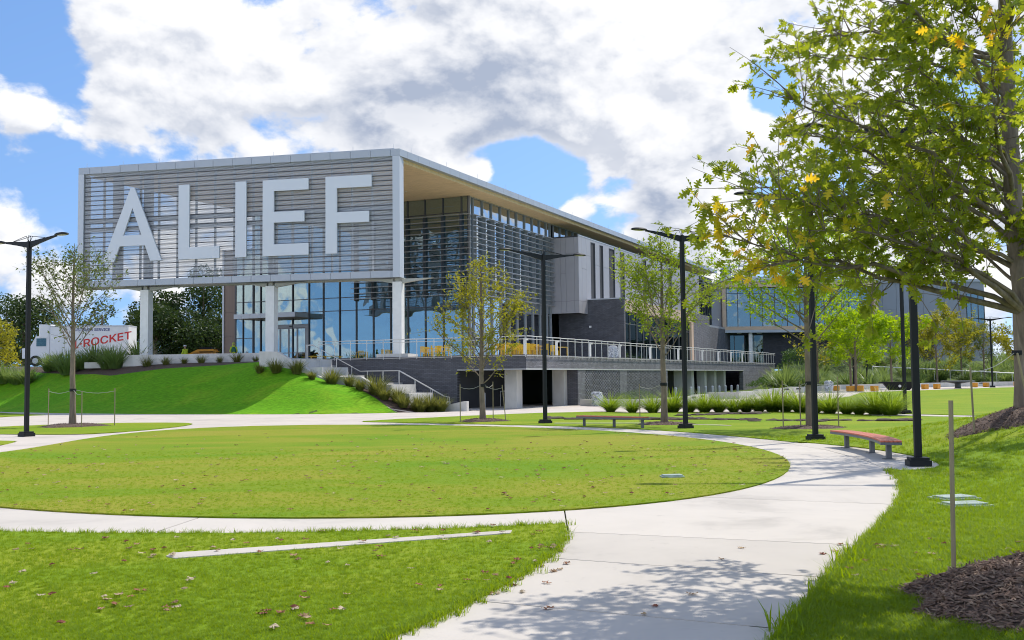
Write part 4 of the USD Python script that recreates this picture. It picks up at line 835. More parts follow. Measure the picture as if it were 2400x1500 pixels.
young_tree('tree with black strap on its trunk, standing on the mulch mound at right', T5, 27, 9.2, .125, 3.7, 3.0, 36, 8000, .16, 'leaf_g', el=(.3, .85), shape=.8)
far = [(30.78, 105.3, 6.4, 'bare looking slim tree behind the wrapped bin of the rear plaza'), (33.3, 102.9, 6.9, 'bright green young tree directly left of the distant orange stools'), (31.7, 96.5, 7.1, 'bright green young tree standing among the distant orange stools'), (39.4, 108.6, 7.3, 'rounded bright green tree right of the black picnic table'),
       (51.4, 132.5, 7.5, 'slim tree half hidden behind the nearest lamp post on the rear plaza'), (52.0, 128.0, 8.6, 'largest yellowing tree before the grey panelled wing'), (57.6, 134.0, 8.0, 'second yellowing tree from the wing window, before grey panels'), (59.4, 131.5, 7.6, 'almost leafless grey tree before the right end of the wing'), (58.6, 120.5, 6.6, 'yellow green tree at far right beyond the wing corner')]
for i, (x, y, H, lb) in enumerate(far):
    lm = ['leaf_y', 'leaf_b', 'leaf_b', 'leaf_b', 'leaf_y', 'leaf_y', 'leaf_y', 'leaf_thin', 'leaf_y'][i]
    young_tree(lb, (x, y), 40 + i, H, .13, 1.9, H * (.36 if i in (0, 7) else .46), 26, [600, 4600, 4800, 4400, 1700, 4800, 3800, 1400, 3600][i], .34, lm, strap=False, name='plaza_tree', group='row of trees on the rear plaza', sides=4, twig=False, el=(.3, .85), shape=.8)

# the big oak in the right foreground
LEAF = np.array([(0, 0), (.1, .035), (.2, .24), (.27, .27), (.34, .07), (.44, .36), (.53, .40), (.56, .09), (.68, .28), (.76, .29), (.78, .075), (.92, .10), (1.0, 0)])
_n = len(LEAF)
LV = np.vstack([np.c_[LEAF[:, 0], 0 * LEAF[:, 0], -.10 * LEAF[:, 0] ** 2], np.c_[LEAF[:, 0], LEAF[:, 1], -.10 * LEAF[:, 0] ** 2 + .22 * LEAF[:, 1]], np.c_[LEAF[:, 0], -LEAF[:, 1], -.10 * LEAF[:, 0] ** 2 + .22 * LEAF[:, 1]]])
LF = []
for i in range(_n - 1):
    LF += [[i, i + 1, _n + i + 1], [i, _n + i + 1, _n + i]] if i else [[0, 1, _n + 1]]
    LF += [[i, 2 * _n + i + 1, i + 1], [i, 2 * _n + i, 2 * _n + i + 1]] if i else [[0, 2 * _n + 1, 1]]
LF = np.array([f for f in LF if len(set(f)) == 3]); 
def oak_leaves(rng, pos, base_d, size):
    n = len(pos); d = base_d * .5 + rnd_unit(rng, n) * .8 + [0, 0, -.35]; d /= np.linalg.norm(d, axis=1, keepdims=True)
    up = rnd_unit(rng, n) * .75 + [0, 0, .8]; sd = np.cross(up, d); sd /= np.linalg.norm(sd, axis=1, keepdims=True) + 1e-9; nz = np.cross(d, sd)
    L = size * rng.uniform(.7, 1.2, n)
    return pos[:, None] + L[:, None, None] * (LV[None, :, :1] * d[:, None] + LV[None, :, 1:2] * sd[:, None] + LV[None, :, 2:] * nz[:, None])
def big_oak():
    rng = np.random.default_rng(77)
    base = np.array([5.42, 10.4, .2]); t = thing('oak_tree', 'large leafy oak in the right foreground, its lobed leaves filling the upper right', 'tree', tuple(base))
    W = MB(); TR = np.array([[0, 0, -.15], [-.04, .02, .5], [-.10, .05, 1.4], [-.22, .12, 2.3], [-.26, .22, 3.2], [-.23, .30, 4.1], [-.20, .38, 5.2], [-.17, .4, 6.6], [-.1, .4, 8.2]])
    W.tube(TR, [.17, .125, .105, .098, .092, .082, .066, .045, .012], 12)
    # limbs reach towards these points of the crown (x, y, z in the park)
    tips = [(1.85, 9.1, 3.25), (2.05, 9.6, 3.75), (2.5, 9.9, 4.35), (2.9, 10.1, 5.35), (2.2, 9.2, 2.95), (3.0, 10.4, 4.75), (3.25, 9.4, 5.9), (3.2, 9.9, 4.0), (2.7, 9.3, 3.3), (3.8, 9.2, 5.5), (4.0, 9.3, 4.2), (3.6, 8.9, 3.7), (4.1, 8.7, 4.9), (4.35, 8.8, 3.35),
            (4.2, 10.6, 5.7), (3.7, 11.1, 4.6), (4.4, 11.2, 3.7), (5.2, 10.9, 5.3), (5.9, 9.9, 4.4), (5.6, 8.9, 5.4), (5.3, 8.5, 4.0), (6.1, 9.2, 3.5), (5.0, 8.6, 3.3), (3.5, 10.4, 3.4), (4.6, 8.6, 6.0), (3.4, 10.2, 6.5), (4.3, 9.6, 6.9), (5.5, 10.3, 6.7), (2.75, 10.0, 3.6),(3.0,8.9,4.5),(3.9,8.8,6.4),(2.6,9.4,3.9),(3.35,9.5,3.75),(3.9,9.9,3.7),(3.55,9.1,4.7),(4.55,9.2,3.6),(3.0,9.7,5.9),(2.72,9.6,4.95),(2.5,9.6,4.55),(3.25,9.9,5.3),(2.15,9.3,3.5)]
    dd_ = [.3, 1.5, .9, 2.2, .1, 1.9, .6, 2.6]; tips = [(lambda k: (x * k, y * k, 2 + (z - 2) * k))((y + dd_[i % 8] - .2) / y) for i, (x, y, z) in enumerate(tips)]
    segs = []
    for tip in tips:
        tip = np.array(tip) - base; z0 = np.clip(tip[2] - rng.uniform(.25, .9) - .12 * np.hypot(*tip[:2]), 2.4, 7.3)
        p0 = np.array([np.interp(z0, TR[:, 2], TR[:, k]) for k in range(3)]); L = np.linalg.norm(tip - p0)
        mid = (p0 + tip) / 2 + [0, 0, .12 * L] + rng.normal(0, .05 * L, 3); u = np.linspace(0, 1, 9)[:, None]
        p = (1 - u) ** 2 * p0 + 2 * u * (1 - u) * mid + u ** 2 * tip + np.r_[[[0, 0, 0]], rng.normal(0, .018 * L, (8, 3))]
        rb = .009 + .0075 * L; W.tube(p, np.linspace(rb, .004, 9), 6, False)
        segs.append((p[5:], .0))
        for j in range(int(12 + 8.5 * L)):
            k = rng.uniform(.22, .99) * 8; a = int(k); q = p[a] + (p[min(a + 1, 8)] - p[a]) * (k - a)
            dd = (tip - p0) / L + rng.normal(0, .75, 3) + [0, 0, .22]; dd /= np.linalg.norm(dd); l2 = rng.uniform(.22, .75) * min(1.2, .5 + L * .3)
            p2 = bend(q, dd, l2, rng, .02, 4, .10); W.tube(p2, np.linspace(.006, .0022, 5), 4, False); segs.append((p2, .25))
    W.build('trunk', M['bark_d'], t, smooth=True)
    pos, dirs = [], []
    for p, s in segs:
        k0 = int(s * (len(p) - 1))
        for k in range(k0, len(p) - 1):
            n = rng.poisson(1.75 if k < len(p) - 2 else 4.6); u = rng.uniform(0, 1, (n, 1)); pos.append(p[k] + (p[k + 1] - p[k]) * u + rng.normal(0, .012, (n, 3))); d = p[k + 1] - p[k]; dirs.append(np.tile(d / (np.linalg.norm(d) + 1e-9), (n, 1)))
    pos = np.vstack(pos); dirs = np.vstack(dirs); V = oak_leaves(rng, pos, dirs, .118); n = len(V)
    # the leaves that show largest stand alone, the rest are one mass
    w = V.mean(1) + base - [0, 0, HC]; q = np.stack([w @ _r2, w @ _u2, w @ _f], 1); px = q[:, 0] / q[:, 2]; py = q[:, 1] / q[:, 2]
    vis = (np.abs(px) < .485) & (np.abs(py) < .30); near = np.argsort(np.where(vis, q[:, 2], 99))[:300]; rest = np.setdiff1d(np.arange(n), near)
    f = (LF[None] + (np.arange(len(rest)) * len(LV))[:, None, None]).reshape(-1, 3)
    MB().add(V[rest].reshape(-1, 3), f).build('crown', M['leaf_o'], t, kind='stuff')
    for i in near: MB().add(V[i], LF).build('leaf', M[f'leaf_o{rng.integers(0, 12)}'], t)
    return n
OAK = [(0, (0.166, 0.227, 0.022)), (.3, (0.290, 0.324, 0.026)), (.6, (0.429, 0.410, 0.028)), (.85, (0.608, 0.475, 0.032)), (.975, (0.700, 0.486, 0.054)), (1, (0.700, 0.216, 0.086))]
M['leaf_o'] = leaf_mat('oak_leaf', OAK, 0.6, 0.4)
for i in range(12):
    c = [(0.180, 0.238, 0.022), (0.235, 0.292, 0.026), (0.304, 0.335, 0.026), (0.359, 0.367, 0.028), (0.429, 0.410, 0.028), (0.276, 0.313, 0.026), (0.511, 0.454, 0.032), (0.207, 0.270, 0.022), (0.608, 0.486, 0.043), (0.332, 0.356, 0.028), (0.700, 0.486, 0.054), (0.401, 0.389, 0.028)][i]
    M[f'leaf_o{i}'] = leaf_mat(f'oak_leaf_{"abcdefghijkl"[i]}', [(0, c), (1, c)], 0.6, 0.4)
N_OAK = big_oak()

# stakes tied to the young trees
M['stake'] = mat('stake_wood', (0.27, 0.22, 0.13), 0.85, var=0.2, vs=8, stretch=(1, 1, .2)); M['rope'] = mat('rope', (0.45, 0.43, 0.38), 0.8)
def stake(x, y, h, label, tree=None, rt=.1, lean=(0, 0), r=.022, tz=1.68):
    z = hz(x, y); t = thing('tree_stake', label, 'stake', (x, y, z - .1)); MB().tube([(0, 0, 0), (lean[0], lean[1], h + .1)], r, 8).build('pole', M['stake'], t)
    if tree:
        a = np.array([lean[0] * .93, lean[1] * .93, (h + .1) * .93]); b = np.array([tree[0] - x, tree[1] - y, hz(*tree) + tz - z + .1]); d = (b - a)[:2]; b[:2] -= d / np.linalg.norm(d) * rt
        u = np.linspace(0, 1, 8)[:, None]; p = a + (b - a) * u; p[:, 2] -= .12 * np.sin(np.pi * u[:, 0]); MB().tube(p, .009, 5, False).build('rope', M['rope'], t)
for a in [(-22.68, 51.08, 1.75, 'thin wooden stake left of the sparse tree trunk', T1, .14), (-19.33, 46.9, 1.65, 'thin wooden stake just right of the sparse tree trunk', T1, .14), (-18.5, 48.6, 1.75, 'rightmost thin wooden stake of the sparse tree, roped to it', T1, .14),
          (-2.43, 48.26, 1.75, 'left wooden stake roped to the yellowing tree', T2, .13), (-.95, 50.1, 1.85, 'middle wooden stake right of the yellowing tree trunk', T2, .13), (-.33, 48.64, 1.7, 'right leaning wooden stake roped to the yellowing tree', T2, .13, (-.16, 0)),
          (5.55, 45.8, 1.7, 'wooden stake left of the green tree behind the far bench', T3, .13), (10.13, 39.28, 1.8, 'left wooden stake before the full green tree', T4, .14), (10.66, 38.84, 1.75, 'middle wooden stake before the full green tree', T4, .14), (12.4, 39.9, 1.9, 'wooden stake at the right of the full green tree', T4, .14),
          (11.75, 26.7, 1.72, 'wooden stake left on the mulch mound of the strapped tree', T5, .13, (-.05, 0), .025), (12.9, 26.0, 1.75, 'leaning wooden stake close left of the strapped tree trunk', T5, .13, (-.32, 0), .025), (4.05, 9.75, 1.72, 'nearest tall wooden stake at the edge of the foreground mulch', None, .1, (.03, 0), .021)]: stake(*a)

# mulch rings
M['chip'] = mat('mulch_chip', (0.16, 0.10, 0.07), 0.95, var=0.6, vs=30); M['chip_l'] = mat('pale_mulch_chip', (0.24, 0.17, 0.12), 0.95, var=0.4, vs=30)
def mulch(x, y, rx, h, n, label, seed, ry=None, cs=.07):
    rng = np.random.default_rng(seed); ry = ry or rx; t = thing('mulch_ring', label, 'mulch', (x, y, 0))
    R, A = np.linspace(0, 1, 16), np.linspace(0, 2 * np.pi, 49)[:-1]; rr, aa = np.meshgrid(R, A, indexing='ij'); edge = 1 + .12 * np.sin(3 * aa + seed) + .07 * np.sin(7 * aa + 2 * seed)
    X, Y = rr * edge * rx * np.cos(aa), rr * edge * ry * np.sin(aa); prof = h * (1 - rr ** 2) ** 1.0 * (1 - .35 * np.exp(-(rr / .25) ** 2)) + .02
    Z = height(X + x, Y + y) + prof + .09 * h ** .5 * (meshkit.fbm(np.stack([X * 3, Y * 3, 0 * X], -1), 3, seed) - .5) * (rr < .99) - .03 * (rr > .99)
    i, j = np.meshgrid(np.arange(15), np.arange(48), indexing='ij'); q = np.stack([i * 48 + j, (i + 1) * 48 + j, (i + 1) * 48 + (j + 1) % 48, i * 48 + (j + 1) % 48], -1).reshape(-1, 4)
    MB().add(np.stack([X, Y, Z], -1).reshape(-1, 3), q).build('mound', M['bark_mulch'], t, smooth=True, kind=None)
    for nm, mm, cnt in (('chips', 'chip', n), ('chips', 'chip_l', n // 3)):
        r = np.sqrt(rng.uniform(0, 1.08, cnt)); a = rng.uniform(0, 2 * np.pi, cnt); e = 1 + .12 * np.sin(3 * a + seed) + .07 * np.sin(7 * a + 2 * seed); px, py = r * e * rx * np.cos(a), r * e * ry * np.sin(a)
        pz = height(px + x, py + y) + h * np.clip(1 - r ** 2, 0, 1) * (1 - .35 * np.exp(-(r / .25) ** 2)) + .03 + .09 * h ** .5 * (meshkit.fbm(np.stack([px * 3, py * 3, 0 * px], -1), 3, seed) - .5)
        P = np.stack([px, py, pz], 1); d = rnd_unit(rng, cnt); d[:, 2] *= .35; d /= np.linalg.norm(d, axis=1, keepdims=True); s_ = np.cross(d, [0, 0, 1.0]) + rng.normal(0, .2, (cnt, 3)); s_ /= np.linalg.norm(s_, axis=1, keepdims=True); L = (cs * rng.uniform(.5, 1.5, cnt))[:, None]
        v = np.stack([P - d * L * .5 - s_ * L * .09, P - d * L * .5 + s_ * L * .09, P + d * L * .5 + s_ * L * .06, P + d * L * .5 - s_ * L * .06, P + [0, 0, .012]], 1).reshape(-1, 3); k = np.arange(cnt) * 5
        MB().add(v, np.vstack([np.stack([k + a_, k + b_, k + 4], 1) for a_, b_ in ((0, 1), (1, 2), (2, 3), (3, 0))])).build(nm, M[mm], t, kind='stuff')
mulch(4.55, 8.75, 1.35, .34, 5200, 'large dark bark mulch mound at the lower right corner', 2, 1.15, .085)
mulch(13.5, 27.2, 2.0, .32, 1500, 'bark mulch mound around the strapped tree at right', 5, 1.5, .1)
mulch(*T1, 1.5, .14, 500, 'bark mulch ring around the sparse tree at left', 7); mulch(*T2, 1.15, .14, 400, 'bark mulch ring around the yellowing tree', 8); mulch(*T3, 1.2, .10, 400, 'bark mulch ring around the tree behind the far bench', 9); mulch(*T4, 1.35, .10, 400, 'bark mulch ring around the full green tree', 11)

# ------------------------------------------------------------------ background trees on the left
def broad_tree(label, x, y, z, H, R, seed, n, leaf=.42, m='leaf_d', name='background_tree', group='trees behind the building at left', lob=9):
    rng = np.random.default_rng(seed); t = thing(name, label, 'tree', (x, y, z), group=group); W = MB(); W.tube([(0, 0, -.5), (.1, 0, H * .2), (0, .1, H * .45), (.05, 0, H * .8)], [.4, .33, .26, .08], 8); C = []
    for i in range(lob):
        a = i * 2.4 + rng.uniform(-.4, .4); rr = R * rng.uniform(.25, .68); zc = H * rng.uniform(.16, .82); rad_ = R * rng.uniform(.34, .52); rr *= (1.15 - .6 * zc / H); c = np.array([rr * math.cos(a), rr * math.sin(a), zc]); C.append((c, rad_))
        W.tube(bend((0, 0, min(zc * .6, H * .5)), c - [0, 0, zc * .6], np.linalg.norm(c - [0, 0, zc * .6]), rng, 0, 4, .03), np.linspace(.16, .03, 5), 5, False)
    C.append((np.array([0, 0, H * .86]), R * .3)); W.build('trunk', M['bark_d'], t, smooth=True); P = []
    for c, r in C:
        k = int(n * r * r / sum(q[1] ** 2 for q in C)); u = rnd_unit(rng, k); s_ = r * (.55 + .45 * rng.uniform(0, 1, k) ** .5) * (.8 + .4 * meshkit.fbm(u * 2.2 + seed, 3)); P.append(c + u * s_[:, None] * [1, 1, .82])
    P = np.vstack(P); P = P[P[:, 2] > .3]; MB().add(*leaf_quads(rng, P, leaf, .5, 0, .6)).build('crown', M[m], t, kind='stuff')
broad_tree('broad dark green tree seen under the sign, left of the entrance', -41.5, 140, 3.0, 15.2, 7.0, 1, 9000)
broad_tree('dark green tree behind the left sign column', -47.5, 138, 3.0, 12.0, 5.5, 2, 6500); broad_tree('tall dark tree touching the brown entrance panel', -39.0, 150, 3.0, 17.0, 6.5, 3, 7500)
broad_tree('dark green tree at the left edge behind the first lamp post', -60, 128, 3.3, 9.5, 6.0, 4, 6000); broad_tree('low dark tree left of the white truck', -52, 132, 3.3, 9.0, 5.0, 5, 4500); broad_tree('yellow green bushy tree at the left edge', -56.5, 112, 3.0, 6.5, 4.2, 6, 4500, .35, 'leaf_y')
broad_tree('spreading dark tree low behind the yellow machine', -41.0, 132, 2.6, 8.5, 6.5, 15, 7000); broad_tree('dark leafy tree between the sign columns, right of the truck', -44.5, 130, 2.6, 9.0, 5.0, 16, 6000); broad_tree('low leafy tree at the foot of the brown entrance panel', -37.0, 130, 2.6, 8.5, 5.0, 17, 5000)
broad_tree('dark round tree behind the yellow bush at left', -68, 140, 3.3, 11, 6.5, 12, 4500)

# ------------------------------------------------------------------ grasses and shrubs
GR = [(0, (0.109, 0.194, 0.024)), (.5, (0.181, 0.308, 0.032)), (.85, (0.308, 0.405, 0.057)), (1, (0.599, 0.486, 0.194))]
M['tuft'] = leaf_mat('ornamental_grass', [(0, (0.13, 0.22, 0.02)), (.5, (0.22, 0.33, 0.035)), (.85, (0.33, 0.41, 0.07)), (1, (0.50, 0.45, 0.18))], 0.5); M['tuft_p'] = leaf_mat('pale_grass', [(0, (0.12, 0.19, 0.05)), (.5, (0.22, 0.31, 0.08)), (.85, (0.34, 0.40, 0.16)), (1, (0.46, 0.42, 0.24))], 0.4)
M['tuft_dry'] = leaf_mat('dry_grass', [(0, (0.12, 0.14, 0.03)), (.4, (0.24, 0.24, 0.06)), (.7, (0.36, 0.31, 0.11)), (1, (0.36, 0.23, 0.11))], 0.4)
M['plume'] = mat('seed_plume', (0.62, 0.56, 0.42), 0.9)
def tuft_mesh(seed, n=170, h=.95, spread=.62, w=.016, flop=.55):
    rng = np.random.default_rng(seed); V, F = [], []
    a = rng.uniform(0, 2 * np.pi, n); tilt = rng.beta(1.6, 1.8, n) * 1.05; L = h * rng.uniform(.3, 1.15, n); d = np.stack([np.cos(a), np.sin(a)], 1); sd = np.stack([-np.sin(a), np.cos(a), 0 * a], 1)
    b0 = d * (rng.uniform(0, 1, n) ** .6 * .26)[:, None]; K = 5; P = []
    for k in range(K):
        u = k / (K - 1); th = tilt * (.35 + flop * 1.3 * u); r_ = np.sin(th) * L * u * spread / .62; zz = np.cos(th * .9) * L * u; P.append(np.c_[b0 + d * r_[:, None], zz])
    P = np.stack(P, 1); W_ = w * np.array([1, .95, .8, .5, .06])[None, :, None]; v = np.stack([P - sd[:, None] * W_, P + sd[:, None] * W_], 2).reshape(n, -1, 3)
    q = np.array([[2 * k, 2 * k + 1, 2 * k + 3, 2 * k + 2] for k in range(K - 1)]); f = (q[None] + (np.arange(n) * 2 * K)[:, None, None]).reshape(-1, 4); return v.reshape(-1, 3), f
def tufts(label, group, spots, m, seed, h=.95, name='grass_clump', **k):
    rng = np.random.default_rng(seed); protos = []
    for i, sp_ in enumerate(spots):
        x, y = sp_[:2]; sc_ = (sp_[2] if len(sp_) > 2 else 1) * rng.uniform(.72, 1.2); rot = rng.uniform(0, 360); lb = label(i)
        if len(protos) < 3:
            t = thing(name, lb, 'grass', (x, y, hz(x, y)), rot, sc_, group=group); MB().add(*tuft_mesh(seed * 10 + i, h=h, **k)).build('blades', M[m], t); protos.append(t)
        else: copy_of(protos[int(rng.integers(0, 3))], (x, y, hz(x, y)), rot, sc_, label=lb)
row = [(5.65, 60.6), (6.7, 58.8), (7.75, 58.1), (9.0, 58.9), (9.9, 58.6), (10.6, 57.9), (11.4, 57.9), (12.1, 57.4), (12.9, 57.9), (13.5, 57.5), (14.3, 57.6), (14.9, 57.2), (15.45, 56.2), (15.9, 55.0), (16.3, 53.9), (16.9, 53.0), (17.3, 52.3), (17.8, 51.4), (18.2, 50.5)]
tufts(lambda i: f'{ORD[i]} green grass clump from the left in the row behind the benches', 'row of green grass clumps behind the benches', row, 'tuft', 1, 1.25, n=480, w=.017, spread=1.2, flop=.8)
bedA = [(*TU.xy(s_, n_), sc_) for s_, n_, sc_ in ((16.6, -6.0, .8), (15.2, -6.1, .9), (13.7, -5.9, 1), (12.3, -6.2, .8), (11.0, -5.9, 1.05), (9.6, -6.0, 1.05), (8.6, -6.3, .9), (7.7, -5.8, 1.15), (6.9, -6.2, 1.15), (6.3, -5.6, 1.1), (5.6, -6.1, 1.1), (5.0, -5.5, 1.15), (4.5, -5.9, 1.0), (4.3, -5.0, 1.05), (3.7, -4.8, 1.0))]
tufts(lambda i: f'{ORD[i]} yellowish grass clump counted down the slope beside the stairs', 'yellowish grass clumps beside the stairs', bedA, 'tuft_dry', 2, 1.0, n=300, w=.022, spread=.75)
bedB = [(*FS.xy(s_, n_), sc_) for s_, n_, sc_ in ((10.6, -.6, .8), (12.0, -.7, .9), (13.4, -.6, .85), (14.8, -.7, .9), (16.2, -.6, .85), (17.6, -.7, .9), (19.2, -.6, 1))]
tufts(lambda i: f'{ORD[i]} grass clump from the stairs along the plaza wall', 'grass clumps along the plaza wall', bedB, 'tuft_dry', 3, .75, n=150, w=.018, spread=.9)
rng = np.random.default_rng(5)
bedC = [(-28.3 - .95 * i + rng.uniform(-.4, .4), 77.6 + .42 * i + rng.uniform(-.8, 1.2), rng.uniform(1.2, 1.9)) for i in range(20)]
tufts(lambda i: f'{ORD[i]} tall green grass clump leftwards from the truck on the mound top', 'tall grass clumps on the mound top at left', bedC, 'tuft_p', 4, 1.0, n=260, w=.024, spread=.9)
M['shrub'] = leaf_mat('grey_green_shrub', [(0, (0.10, 0.15, 0.07)), (.6, (0.18, 0.24, 0.12)), (1, (0.30, 0.34, 0.20))], 0.3)
M['shrub_g'] = leaf_mat('green_shrub', [(0, (0.04, 0.10, 0.015)), (.6, (0.09, 0.18, 0.03)), (1, (0.17, 0.25, 0.05))], 0.35)
def shrub(label, x, y, rx, h, seed, n=1500, m='shrub', leaf=.11, ry=None, group=None):
    rng = np.random.default_rng(seed); t = thing('shrub', label, 'shrub', (x, y, hz(x, y)), group=group); u = rnd_unit(rng, n); u[:, 2] = np.abs(u[:, 2]); r = .55 + .5 * meshkit.fbm(u * 3 + seed, 3); P = u * r[:, None] * [rx, ry or rx, h * 1.15] * (rng.uniform(.5, 1, (n, 1)) ** .4); MB().add(*leaf_quads(rng, P, leaf, .3, .3, .3)).build('foliage', M[m], t, kind='stuff')
    W = MB()
    for i in range(7): W.tube([(0, 0, -.05), tuple(u[i] * [rx * .4, rx * .4, h * .5]), tuple(u[i] * [rx * .6, rx * .6, h * .8])], [.02, .012, .006], 4)
    W.build('stem', M['bark'], t)
shrub('rounded grey green shrub behind the left planter wall, larger of the pair', 9.6, 79.5, 1.7, 1.15, 1, 2200); shrub('rounded grey green shrub behind the left planter wall, left of its pair', 8.2, 78.0, 1.2, .95, 2, 1500)
shrub('large bright green bush at the end of the brick terrace', *TT.xy(69.5, 3.5), 3.2, 3.0, 3, 2600, 'shrub_g', .3); shrub('pale green bush on the slope before the terrace end', *TT.xy(62, 4.2), 2.6, 1.6, 4, 2000, 'shrub', .25); shrub('green bush low on the slope by the garage opening', *TT.xy(55, 3.6), 2.4, 1.1, 5, 1600, 'shrub_g', .22); shrub('low green planting right of the bollards behind the planter wall', *TT.xy(47, 5.0), 3.0, .8, 6, 1600, 'shrub_g', .2); shrub('pale bush higher up the slope beyond the terrace end', *TT.xy(72, 8.5), 3.0, 1.8, 7, 1600, 'shrub', .28)
slope = []
rng = np.random.default_rng(12)
while len(slope) < 230:
    x = rng.uniform(26, 84); w_ = rng.uniform(.9, 24) ; y = float(np.interp(x, WLX, WLY)) + w_
    if y < 161 and TT.loc(x, y)[1] > 4: slope.append((x, y, rng.uniform(1.2, 1.9)))
tufts(lambda i: 'pale green grass clump on the planted slope below the wing', 'grass clumps on the planted slope below the wing', slope, 'tuft_p', 6, 1.1, n=130, w=.035, spread=.9)

# ------------------------------------------------------------------ terrace furniture
M['yellow'] = mat('yellow_metal', (0.68, 0.43, 0.015), 0.42); M['orange'] = mat('orange_seat', (0.62, 0.27, 0.02), 0.55, var=0.06, vs=4)
def make_chair(lb):
    t = thing('terrace_chair', lb, 'chair', group='yellow metal chairs on the terrace')
    MB().box(-.22, .22, -.22, .22, .43, .455).build('seat', M['yellow'], t)
    bk = MB()
    for k in range(5): bk.box(-.2 + k * .09, -.16 + k * .09, .2, .225, .46, .82)
    bk.box(-.23, .23, .2, .225, .80, .86); bk.build('backrest', M['yellow'], t)
    for x in (-.2, .2):
        for y in (-.2, .21): MB().box(x - .016, x + .016, y - .016, y + .016, 0, .86 if y > 0 else .43).build('leg', M['yellow'], t)
    return t
def make_table(lb):
    t = thing('terrace_table', lb, 'table', group='yellow metal tables on the terrace')
    MB().box(-.42, .42, -.42, .42, .70, .735).build('tabletop', M['yellow'], t)
    for x in (-.37, .37):
        for y in (-.37, .37): MB().box(x - .02, x + .02, y - .02, y + .02, 0, .7).build('leg', M['yellow'], t)
    return t
rng = np.random.default_rng(31)
sets = [(1012, 77, 3), (1040, 74.5, 3), (1172, 71.5, 3), (1195, 72.2, 3), (1222, 72.6, 4), (1262, 74.2, 3), (1312, 77.5, 2), (848, 85, 2), (920, 83, 2), (1238, 75, 3)]
where = ['near the middle column plinth', 'right of the column plinth', 'behind the yellowing tree, left', 'behind the yellowing tree, right', 'nearest the terrace corner', 'just right of the lamp post', 'farthest right along the railing', 'left end by the stairs', 'between stairs and plinth', 'second row behind the terrace corner']
def pxw(x, d): return (x - 1200) / 2444.7 * d + .0
ch0 = tb0 = None; nth = 0
for i, (px, d, n) in enumerate(sets):
    c = np.array([pxw(px, d), d]); a0 = rng.uniform(-20, 20) + 26
    lb = f'yellow terrace table {where[i]}'
    if tb0 is None: tb0 = make_table(lb); place(tb0, (*c, ZT), a0)
    else: copy_of(tb0, (*c, ZT), a0, label=lb)
    for k in range(n):
        a = a0 + 90 * k + rng.uniform(-12, 12); q = c + .62 * np.array([-math.sin(rad(a)) * -1, math.cos(rad(a))]) * rng.uniform(.9, 1.25)
        q = c + .7 * np.array([math.sin(rad(-a)), math.cos(rad(-a))]); lb = f'yellow slatted chair, {["first", "second", "third", "fourth"][k]} at the table {where[i]}'
        if ch0 is None: ch0 = make_chair(lb); place(ch0, (*q, ZT), a)
        else: copy_of(ch0, (*q, ZT), a, label=lb)
t = thing('yellow_bench', 'long low yellow bench at the top of the stairs', 'bench', (pxw(765, 86.5), 86.5, ZT), 24)
MB().box(-1.5, 1.3, -.2, .2, .42, .47).build('seat', M['yellow'], t)
for x in (-1.3, -.1, 1.1): MB().box(x - .03, x + .03, -.18, .18, 0, .42).build('leg', M['yellow'], t)

# ------------------------------------------------------------------ planter walls, bollards, bins, plaza furniture
def planter(pts, z1, label, zb=-.1, w=.42):
    t = thing('planter_wall', label, 'wall'); ln = sg.LineString(pts); L = ln.length; n = max(2, int(L / 3.1)); g0 = ln.buffer(w / 2, cap_style=2, join_style=2)
    for k in range(n):
        seg = so.substring(ln, k * L / n + .01, (k + 1) * L / n - .01); c = seg.interpolate(.5, normalized=True); z = hz(c.x, c.y)
        MB().prism(seg.buffer(w / 2, cap_style=2, join_style=2), zb, z + z1 - .004 * (k % 2)).build('wall_segment', M['seatwall'], t)
    slots(t, ln, [L * .60, L * .74, L * .87], z1, w)
def slots(t, ln, us, z1, w):
    for u in us:
        seg = so.substring(ln, u, u + 1.15); c = seg.interpolate(.5, normalized=True); MB().prism(seg.buffer(w / 2 + .012, cap_style=2), hz(c.x, c.y) + z1 - .2, hz(c.x, c.y) + z1 - .06).build('dark_slot', M['dark'], t)
planter([(4.95, 74.6), (6.4, 72.9), (8.6, 72.2), (10.6, 74.3), (13.1, 79.0), (15.5, 83.8)], .47, 'low pale planter wall behind the grass row, starting at the wrapped bin'); planter([(15.9, 84.8), (17.7, 82.2), (22.3, 88.3), (27.6, 95.3)], .52, 'low pale planter wall on the right rising behind the hill lawn')
planter([(28.2, 98.6), (34, 109), (44, 119), (60, 127), (80, 133)], .5, 'long low wall edging the rear plaza below the planted slope')
MB().prism(sg.Polygon([(5.2, 75), (8.6, 72.6), (13, 79.3), (15.6, 84.2), (17.9, 82.8), (22, 88.6), (27.6, 96.2), (28, 99), (30, 104), TT.xy(55, 1.0), TT.xy(12, .6), TT.xy(9, .5)]).buffer(0), .0, .12).build('planter_soil', M['lawn2'], kind='structure')
M['bollard'] = mat('steel_bollard', (0.40, 0.41, 0.42), 0.42, metal=0.4)
bl = None
for i, s_ in enumerate((23.2, 25.4, 27.5, 29.8, 32.0, 34.2, 36.5, 38.7, 40.9, 43.3)):
    x, y = TT.xy(s_, 2.5); lb = f'{ORD[i]} grey steel bollard from the left before the right garage opening'
    if bl is None:
        bl = thing('bollard', lb, 'bollard', (x, y, .05), group='grey bollards before the right garage opening'); MB().lathe([(.13, 0), (.13, .92), (.12, .98), (.08, 1.04), (0, 1.06)], sides=14).build('shaft', M['bollard'], bl, smooth=40); MB().lathe([(.17, .05), (.17, .08), (.14, .09)], sides=14).build('base_ring', M['bollard'], bl)
    else: copy_of(bl, (x, y, .05), 0, label=lb)
